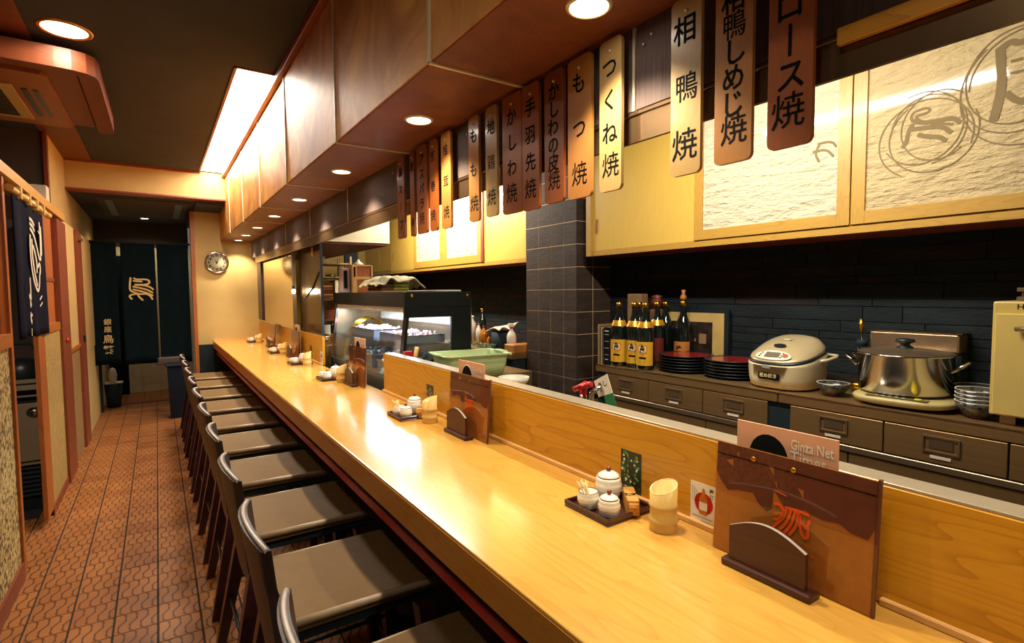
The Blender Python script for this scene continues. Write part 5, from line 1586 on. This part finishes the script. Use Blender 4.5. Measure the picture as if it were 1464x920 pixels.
# grill and things on its steel ledge
gr = thing('charcoal_grill', 'steel grill counter behind the far backboard', 'grill', (1.45, 5.8, 0))
MB().box(1.145, 4.46, 0, 1.49, 7.3, .99, bev=.005).obj('body', m_steeld, gr)
jr = thing('amber_jar', 'dark jar of amber liquid standing left of the glass case', 'jar', (1.27, 4.60, .99))
MB().lathe([(0, 0), (.038, 0), (.040, .01), (.038, .085), (0, .085)], (1.27, 4.62, .99), 20).obj('liquid', plain('amber sauce', 'a2480f', .15, 0, .2, coat=.5), jr)
MB().lathe([(.040, .085), (.041, .16), (.043, .165), (.038, .165), (.037, .09)], (1.27, 4.62, .99), 20).obj('glass_wall', m_glassd, jr)
bowl(1.22, 4.80, .99, .055, .05, 'steel bowl beside the amber jar', m_steelp, name='steel_bowl', foot=False)
tag(MB().box(1.15, 4.86, .992, 1.24, 5.1, 1.082, bev=.02, seg=3).obj('white_towel', m_white), 'crumpled white towel on the ledge behind the far backboard', 'towel')

# kitchen lamps: bare tube battens on the ceiling behind the valance
for i, (x, y, L_) in enumerate(((1.62, 1.35, 1.15), (1.95, 4.5, 2.0))):
    t = thing('batten_lamp', ['fluorescent batten on the kitchen ceiling above the sideboard, hidden by the valance', 'fluorescent batten on the kitchen ceiling beyond the pillar'][i], 'lamp', (x, y, 2.5))
    MB().box(x - .04, y - L_ / 2, 2.46, x + .04, y + L_ / 2, 2.50).tube([(x, y - .3, 2.50), (x, y - .3, ZT)], .006, 6).tube([(x, y + .3, 2.50), (x, y + .3, ZT)], .006, 6).obj('housing', m_white, t)
    MB().tube([(x, y - L_ / 2 + .02, 2.435), (x, y + L_ / 2 - .02, 2.435)], .016, 10).obj('tube', m_tube, t)
    area('tube_light', (0, 0, -.09), P_KITCH * (1 if i == 0 else 1.8), NEUT, .06, L_, (0, math.radians(-25), 0), t)

# ================================================================== things on the counter
def jar(x, y, z, r, h, label, lid=True, picks=False, s_=1.0):
    t = thing('condiment_jar', label, 'jar', (x, y, z), 0, 'condiment jars on the counter')
    pf = [(0, 0), (r * .62, 0), (r * .72, h * .05)]
    for i in range(1, 12):
        q = i / 12
        pf.append((r * (.72 + .28 * math.sin(min(1, q * 1.5) * PI / 2) - .30 * max(0, q - .5) ** 1.5 * 1.6) * (1 + .028 * math.sin(q * 30)), h * (.05 + .90 * q)))
    rt = pf[-1][0]
    pf += [(rt * .98, h), (rt * .90, h)]
    if not lid:
        pf += [(rt * .88, h * .55), (0, h * .5)]
        MB().lathe(pf, (x, y, z), 28).obj('jar', m_cream, t)
        MB().lathe([(rt * .90, h + .0005), (rt * .995, h + .0015), (rt * .90, h + .001)], (x, y, z), 28).obj('dark_rim', m_redw, t)
        if picks:
            for i in range(16):
                a = random.uniform(0, 2 * PI); q = random.uniform(0, rt * .6)
                px = x + q * math.cos(a); py = y + q * math.sin(a)
                MB().tube([(px * .3 + x * .7, py * .3 + y * .7, z + h * .5), (px - .010 + random.uniform(-.004, .004), py + .012 + random.uniform(-.004, .004), z + h + .024 + random.uniform(-.004, .004))], .0011, 4).obj('toothpick', m_pick, t)
        return t
    pf += [(0, h)]
    MB().lathe(pf, (x, y, z), 28).obj('jar', m_cream, t)
    MB().lathe([(rt * .86, h), (rt * .93, h + .001), (rt * .90, h + .003)], (x, y, z), 28).obj('dark_seam', m_redw, t)
    MB().lathe([(rt * .90, h + .002), (rt * .86, h + h * .10), (rt * .6, h + h * .19), (rt * .25, h + h * .25), (0, h + h * .27)], (x, y, z), 28).obj('lid', m_cream, t)
    MB().lathe([(0, h * 1.25), (.004 * s_, h * 1.25), (.0065 * s_, h * 1.25 + .006), (.005 * s_, h * 1.25 + .011), (0, h * 1.25 + .013)], (x, y, z), 12).obj('lid_knob', m_redw, t)
    return t


def station(yt, tray_x, tag_, first):
    """tray with three jars, spice box, bamboo cup"""
    z = ZC
    tr_ = thing('condiment_tray', 'dark red lacquer tray holding jars, %s' % tag_, 'tray', (tray_x, yt, z), 0, 'condiment trays on the counter')
    MB().box(tray_x - .083, yt - .083, z, tray_x + .083, yt + .083, z + .006, bev=.002).obj('base', m_lacq, tr_)
    for a in ((-.083, -.083, -.077, .083), (.077, -.083, .083, .083), (-.077, -.083, .077, -.077), (-.077, .077, .077, .083)):
        MB().box(tray_x + a[0], yt + a[1], z + .006, tray_x + a[2], yt + a[3], z + .018, bev=.0015).obj('rim', m_lacq, tr_)
    zb = z + .006
    jar(tray_x - .048, yt + .025, zb, .030, .044, 'small round jar full of toothpicks, %s' % tag_, lid=False, picks=first)
    jar(tray_x - .040, yt - .044, zb, .029, .044, 'small lidded cream jar at tray front, %s' % tag_)
    jar(tray_x + .038, yt + .038, zb, .038, .062, 'larger lidded cream jar at the tray back, %s' % tag_, s_=1.2)
    sp = thing('spice_box', 'wooden spice box in the tray, %s' % tag_, 'spice box', (tray_x + .036, yt - .045, zb), 0, 'spice boxes on the counter')
    Ms = Matrix.Translation((tray_x + .036, yt - .046, zb)) @ Matrix.Rotation(math.radians(52), 4, 'Z')
    MB().box(-.048, -.015, 0, .048, .015, .042, bev=.002, mtx=Ms).obj('box', m_spice, sp)
    MB().box(-.053, -.012, .024, -.048, .012, .034, mtx=Ms).obj('slider', m_light, sp)
    mb = MB(); mb.text('七味', .020, lambda u, v, t: Ms @ Vector((v - .01, -u, .042 + t)), 0, 0, .0006, bold=.0008)
    mb.obj('lettering', m_ink, sp)
    cy = yt - .165; cx = tray_x + .022
    cup = thing('bamboo_cup', 'slant cut bamboo cup standing beside the tray, %s' % tag_, 'cup', (cx, cy, z), 0, 'bamboo cups on the counter')
    mb = MB(); seg = 28; rings = []
    pr_ = [(.031, 0, 0), (.033, .004, 0), (.0325, .022, 0), (.0362, .026, 0), (.0322, .030, 0), (.032, .058, 0), (.0350, .061, 0), (.032, .064, 0), (.0325, .105, 1), (.0285, .105, 1), (.028, .03, 0), (0.001, .028, 0)]
    for r, zz, sl in pr_:
        rings.append([mb.bm.verts.new((cx + r * math.cos(2 * PI * i / seg), cy + r * math.sin(2 * PI * i / seg), z + zz + (sl * (.012 * math.cos(2 * PI * i / seg) - .002 * math.sin(2 * PI * i / seg))))) for i in range(seg)])
    for a, b in zip(rings, rings[1:]):
        for i in range(seg):
            f = mb.bm.faces.new((a[i], a[(i + 1) % seg], b[(i + 1) % seg], b[i])); f.smooth = True
    mb.obj('cup', m_bamboo, cup)
    mb = MB()
    for sx, sy, a0 in ((.0327, .0285, 0),):
        o_ = [mb.bm.verts.new((cx + sx * math.cos(2 * PI * i / seg), cy + sx * math.sin(2 * PI * i / seg), z + .1055 + .012 * math.cos(2 * PI * i / seg) - .002 * math.sin(2 * PI * i / seg))) for i in range(seg)]
        i_ = [mb.bm.verts.new((cx + sy * math.cos(2 * PI * i / seg), cy + sy * math.sin(2 * PI * i / seg), z + .1055 + .012 * math.cos(2 * PI * i / seg) - .002 * math.sin(2 * PI * i / seg))) for i in range(seg)]
        for i in range(seg):
            mb.bm.faces.new((o_[i], o_[(i + 1) % seg], i_[(i + 1) % seg], i_[i]))
    mb.obj('cut_edge', m_light, cup)


def menu_set(yc, tag_, mag, first):
    z = ZC
    W2, H = .158, .238
    mn = thing('menu_board', 'brown and tan menu in a clear cover, %s' % tag_, 'menu', (1.02, yc, z), 0, 'menus along the counter')
    lean = .016

    def fm(u, v, t):
        return Vector((1.020 + lean * v / H - t, yc - u, z + .003 + v))
    MB().prism([(-W2, 0), (W2, 0), (W2, H), (-W2, H)], fm, -.0015, .0015).obj('cover', m_tan, mn)
    dark = [(-W2, H), (-W2, H * .72), (-.150, H * .66), (-.128, H * .57), (-.105, H * .60), (-.07, H * .62), (-.060, H * .56), (-.050, H * .52), (-.038, H * .50), (-.028, H * .53), (-.026, H * .70), (-.004, H * .60), (.012, H * .53), (.026, H * .54), (.036, H * .62), (.05, H * .60), (.075, H * .585), (.10, H * .60), (.12, H * .56), (.148, H * .55), (W2, H * .64), (W2, H)]
    mb = MB(); mb.poly([fm(u, v, .0021) for u, v in dark]); mb.obj('brown_wash', m_brown, mn)
    if first:
        mb = MB()
        for pts in ([(-.135, .84 * H), (-.118, .80 * H), (-.118, .87 * H)], [(-.112, .92 * H), (-.104, .90 * H), (-.106, .95 * H)], [(-.04, .90 * H), (-.026, .82 * H), (-.028, .90 * H)], [(.022, .78 * H), (.034, .70 * H), (.034, .77 * H)], [(-.024, .77 * H), (-.018, .72 * H), (-.020, .77 * H)]):
            mb.poly([fm(u, v, .0026) for u, v in pts])
        mb.obj('tan_flecks', m_tan, mn)
    mb = MB()
    f2 = lambda u, v, t: fm(u * 1.05 + .014, v * 1.05 + H * .49, .0030)
    # the emblem, turned on its side as on the cover
    for st in ([(-.035, .022), (-.025, .026), (-.014, .014), (-.020, -.002), (-.034, -.008)], [(-.034, .004), (-.018, .010)], [(-.014, .022), (.012, .024), (.032, .022)], [(-.010, .022), (-.016, .0), (-.036, -.024)],
               [(-.002, .022), (-.008, -.004), (-.022, -.024)], [(.006, .022), (.0, -.006), (-.012, -.026)], [(.012, .022), (.010, -.006), (-.004, -.028)],
               [(.014, .018), (.016, -.008), (.024, -.024), (.032, -.018), (.030, .0)], [(.020, .008), (.026, -.008), (.033, .014)]):
        mb.ribbon(st, .0058, f2)
    mb.ribbon([(-.025 - .01, .048), (-.012, .044)], .004, f2); mb.ribbon([(.022, -.045), (.046, -.052)], .003, f2)
    mb.obj('emblem', m_logo, mn)
    for u in (-.072, .012):
        Mx = Matrix.Translation(fm(u, H - .020, .002)) @ Matrix.Rotation(-PI / 2, 4, 'Y')
        MB().lathe([(0, 0), (.0055, 0), (.0055, .002), (.002, .0035), (0, .002)], (0, 0, 0), 14, mtx=Mx).obj('brass_rivet', m_gold, mn)
    MB().prism([(-W2 - .003, -.002), (W2 + .006, -.002), (W2 + .006, H + .004), (-W2 - .003, H + .004)], fm, .0034, .0040).obj('clear_sleeve', m_clear, mn)
    MB().prism([(W2 + .001, -.002), (W2 + .006, -.002), (W2 + .006, H + .004), (W2 + .001, H + .004)], fm, -.004, .003).obj('cover_spine', m_brown, mn)
    MB().prism([(-W2, H - .026), (W2, H - .026), (W2, H - .0245), (-W2, H - .0245)], fm, .0021, .0030).obj('fold_line', m_ink, mn)
    hs = thing('menu_stand', 'dark arched wooden menu stand in front of the menu, %s' % tag_, 'stand', (.99, yc, z), 0, 'menu stands on the counter')
    ys = yc + .012
    MB().box(.968, ys - .092, z, 1.008, ys + .092, z + .016, bev=.003).obj('base', m_holder, hs)
    arch = [(-.078, 0)] + [(.078 * q, .070 + .026 * math.cos(q * PI / 2)) for q in [-1 + i / 7 for i in range(15)]] + [(.078, 0)]
    fa = lambda u, v, t: Vector((.982 - t, ys - u, z + .016 + v))
    MB().prism(arch, fa, -.006, .005).obj('arched_plate', m_holder, hs)
    mb = MB()
    top = arch[1:-1]
    for a, b in zip(top[:-1], top[1:]):
        mb.poly([fa(a[0], a[1] + .0006, .005), fa(b[0], b[1] + .0006, .005), fa(b[0], b[1] + .0006, -.003), fa(a[0], a[1] + .0006, -.003)])
    mb.obj('pale_top_edge', m_pipe, hs)  # pale strip along the top of the plate
    if mag:
        mg = thing('magazine', 'salmon coloured magazine with white title behind the menu, %s' % tag_, 'magazine', (1.06, yc, z), 0, 'magazines behind the menus')
        yo = yc + .022
        fg = lambda u, v, t: Vector((1.058 - t, yo - u, z + .002 + v))
        MB().prism([(-.104, 0), (.104, 0), (.104, .290), (-.104, .290)], fg, -.003, .002).obj('pages', m_pink, mg)
        n = 20
        mb = MB(); mb.poly([fg(-.030 + .044 * math.cos(2 * PI * i / n), .226 + .052 * math.sin(2 * PI * i / n), .0024) for i in range(n)]); mb.obj('cover_halo', m_paper if not first else m_pink, mg)
        mb = MB(); mb.poly([fg(-.032 + .042 * math.cos(2 * PI * i / n), .224 + .048 * math.sin(2 * PI * i / n), .0028) for i in range(n)]); mb.obj('hair_print', m_ink, mg)
        mb = MB(); mb.poly([fg(-.026 + .020 * math.cos(2 * PI * i / n), .200 + .030 * math.sin(2 * PI * i / n), .0032) for i in range(n)]); mb.obj('face_print', m_tan, mg)
        mb = MB(); mb.text('Ginza Net', .030, fg, .0145, .262, .003, bold=.0003, align='LEFT', sx=.66).text('Times', .036, fg, .0145, .236, .003, bold=.0003, align='LEFT', sx=.80)
        mb.obj('title', m_paper, mg)


def photo_card(yc, tag_):
    t = thing('photo_card', 'small green and black photo card stuck to the backboard, %s' % tag_, 'card', (XS - .001, yc, .91), 0, 'photo cards on the backboard')
    MB().box(XS - .0012, yc - .038, .855, XS - .0002, yc + .038, .971).obj('card', plain('card ink %d' % int(yc * 100), '1c2418', .4, 0, .5, 60), t)
    mb = MB(); rr = random.Random(int(yc * 50)); f = on_x(XS - .0012, yc, .913)
    for i in range(60):
        u = rr.uniform(-.033, .033); v = rr.uniform(-.053, .053); s = rr.uniform(.002, .006)
        mb.poly([f(u + s * math.cos(a) * rr.uniform(.6, 1.3), v + s * math.sin(a) * rr.uniform(.6, 1.3), .0002 + i * .00003) for a in (0, 1.1, 2.3, 3.5, 4.8)], mi=rr.choice((0, 1, 1, 2)))
    mb.obj('photo_print', [m_paper, plain('leaf print', '6c8a34', .5), m_dgreen], t)


def drink_card(yc, tag_):
    t = thing('drink_card', 'white card with red disc and amber bottle, %s' % tag_, 'card', (XS - .001, yc, .90), 0, 'drink cards on the backboard')
    MB().box(XS - .0012, yc - .036, .848, XS - .0002, yc + .036, .950).obj('card', m_white, t)
    f = on_x(XS - .0012, yc, .90); n = 22
    mb = MB(); mb.poly([f(.002 + .026 * math.cos(2 * PI * i / n), .002 + .026 * math.sin(2 * PI * i / n), .0003) for i in range(n)]); mb.obj('red_disc', m_red, t)
    mb = MB(); mb.poly([f(u, v, .0006) for u, v in ((-.010, -.026), (.012, -.026), (.013, .012), (.006, .022), (.005, .038), (-.002, .038), (-.003, .022), (-.011, .012))]); mb.obj('bottle_print', m_amb, t)
    mb = MB(); mb.poly([f(u, v, .0008) for u, v in ((-.010, -.016), (.012, -.016), (.0125, .004), (-.0105, .004))]); mb.obj('bottle_label_print', m_paper, t)
    mb = MB()
    mb.text('梅', .012, f, .024, .036, .0004, bold=.0003).text('酒', .012, f, .024, .022, .0004, bold=.0003)
    for k in range(4):
        mb.ribbon([(-.030 + k * .006, .040 - k * .004), (-.030 + k * .006, .0)], .0014, f, .0004)
    mb.ribbon([(-.03, -.034), (.028, -.034)], .0025, f, .0004).ribbon([(-.005, -.043), (.03, -.043)], .002, f, .0004)
    mb.obj('lettering', m_ink, t)


plc = ['nearest set on the counter', 'second set from the viewer', 'third set, before the glass case', 'fourth set, left of the glass case', 'fifth set along the counter', 'farthest set by the end wall']
for i, (y, x) in enumerate(((.995, .975), (2.29, .965), (3.60, .955), (4.55, .955), (5.53, .96), (6.95, .955))):
    station(y, x, plc[i], i < 2)
for i, y in enumerate((.55, 1.85, 3.28, 5.08, 6.20)):
    menu_set(y, ['nearest of the row', 'second of the row', 'third, by the case', 'fourth, by the grill screen', 'farthest of the row'][i], i < 4, i == 0)
photo_card(1.018, 'nearest, above the first tray'); photo_card(2.33, 'above the second tray'); photo_card(4.72, 'on the far backboard')
drink_card(.782, 'nearest, left of the big menu'); drink_card(4.365, 'at the near end of the far backboard')
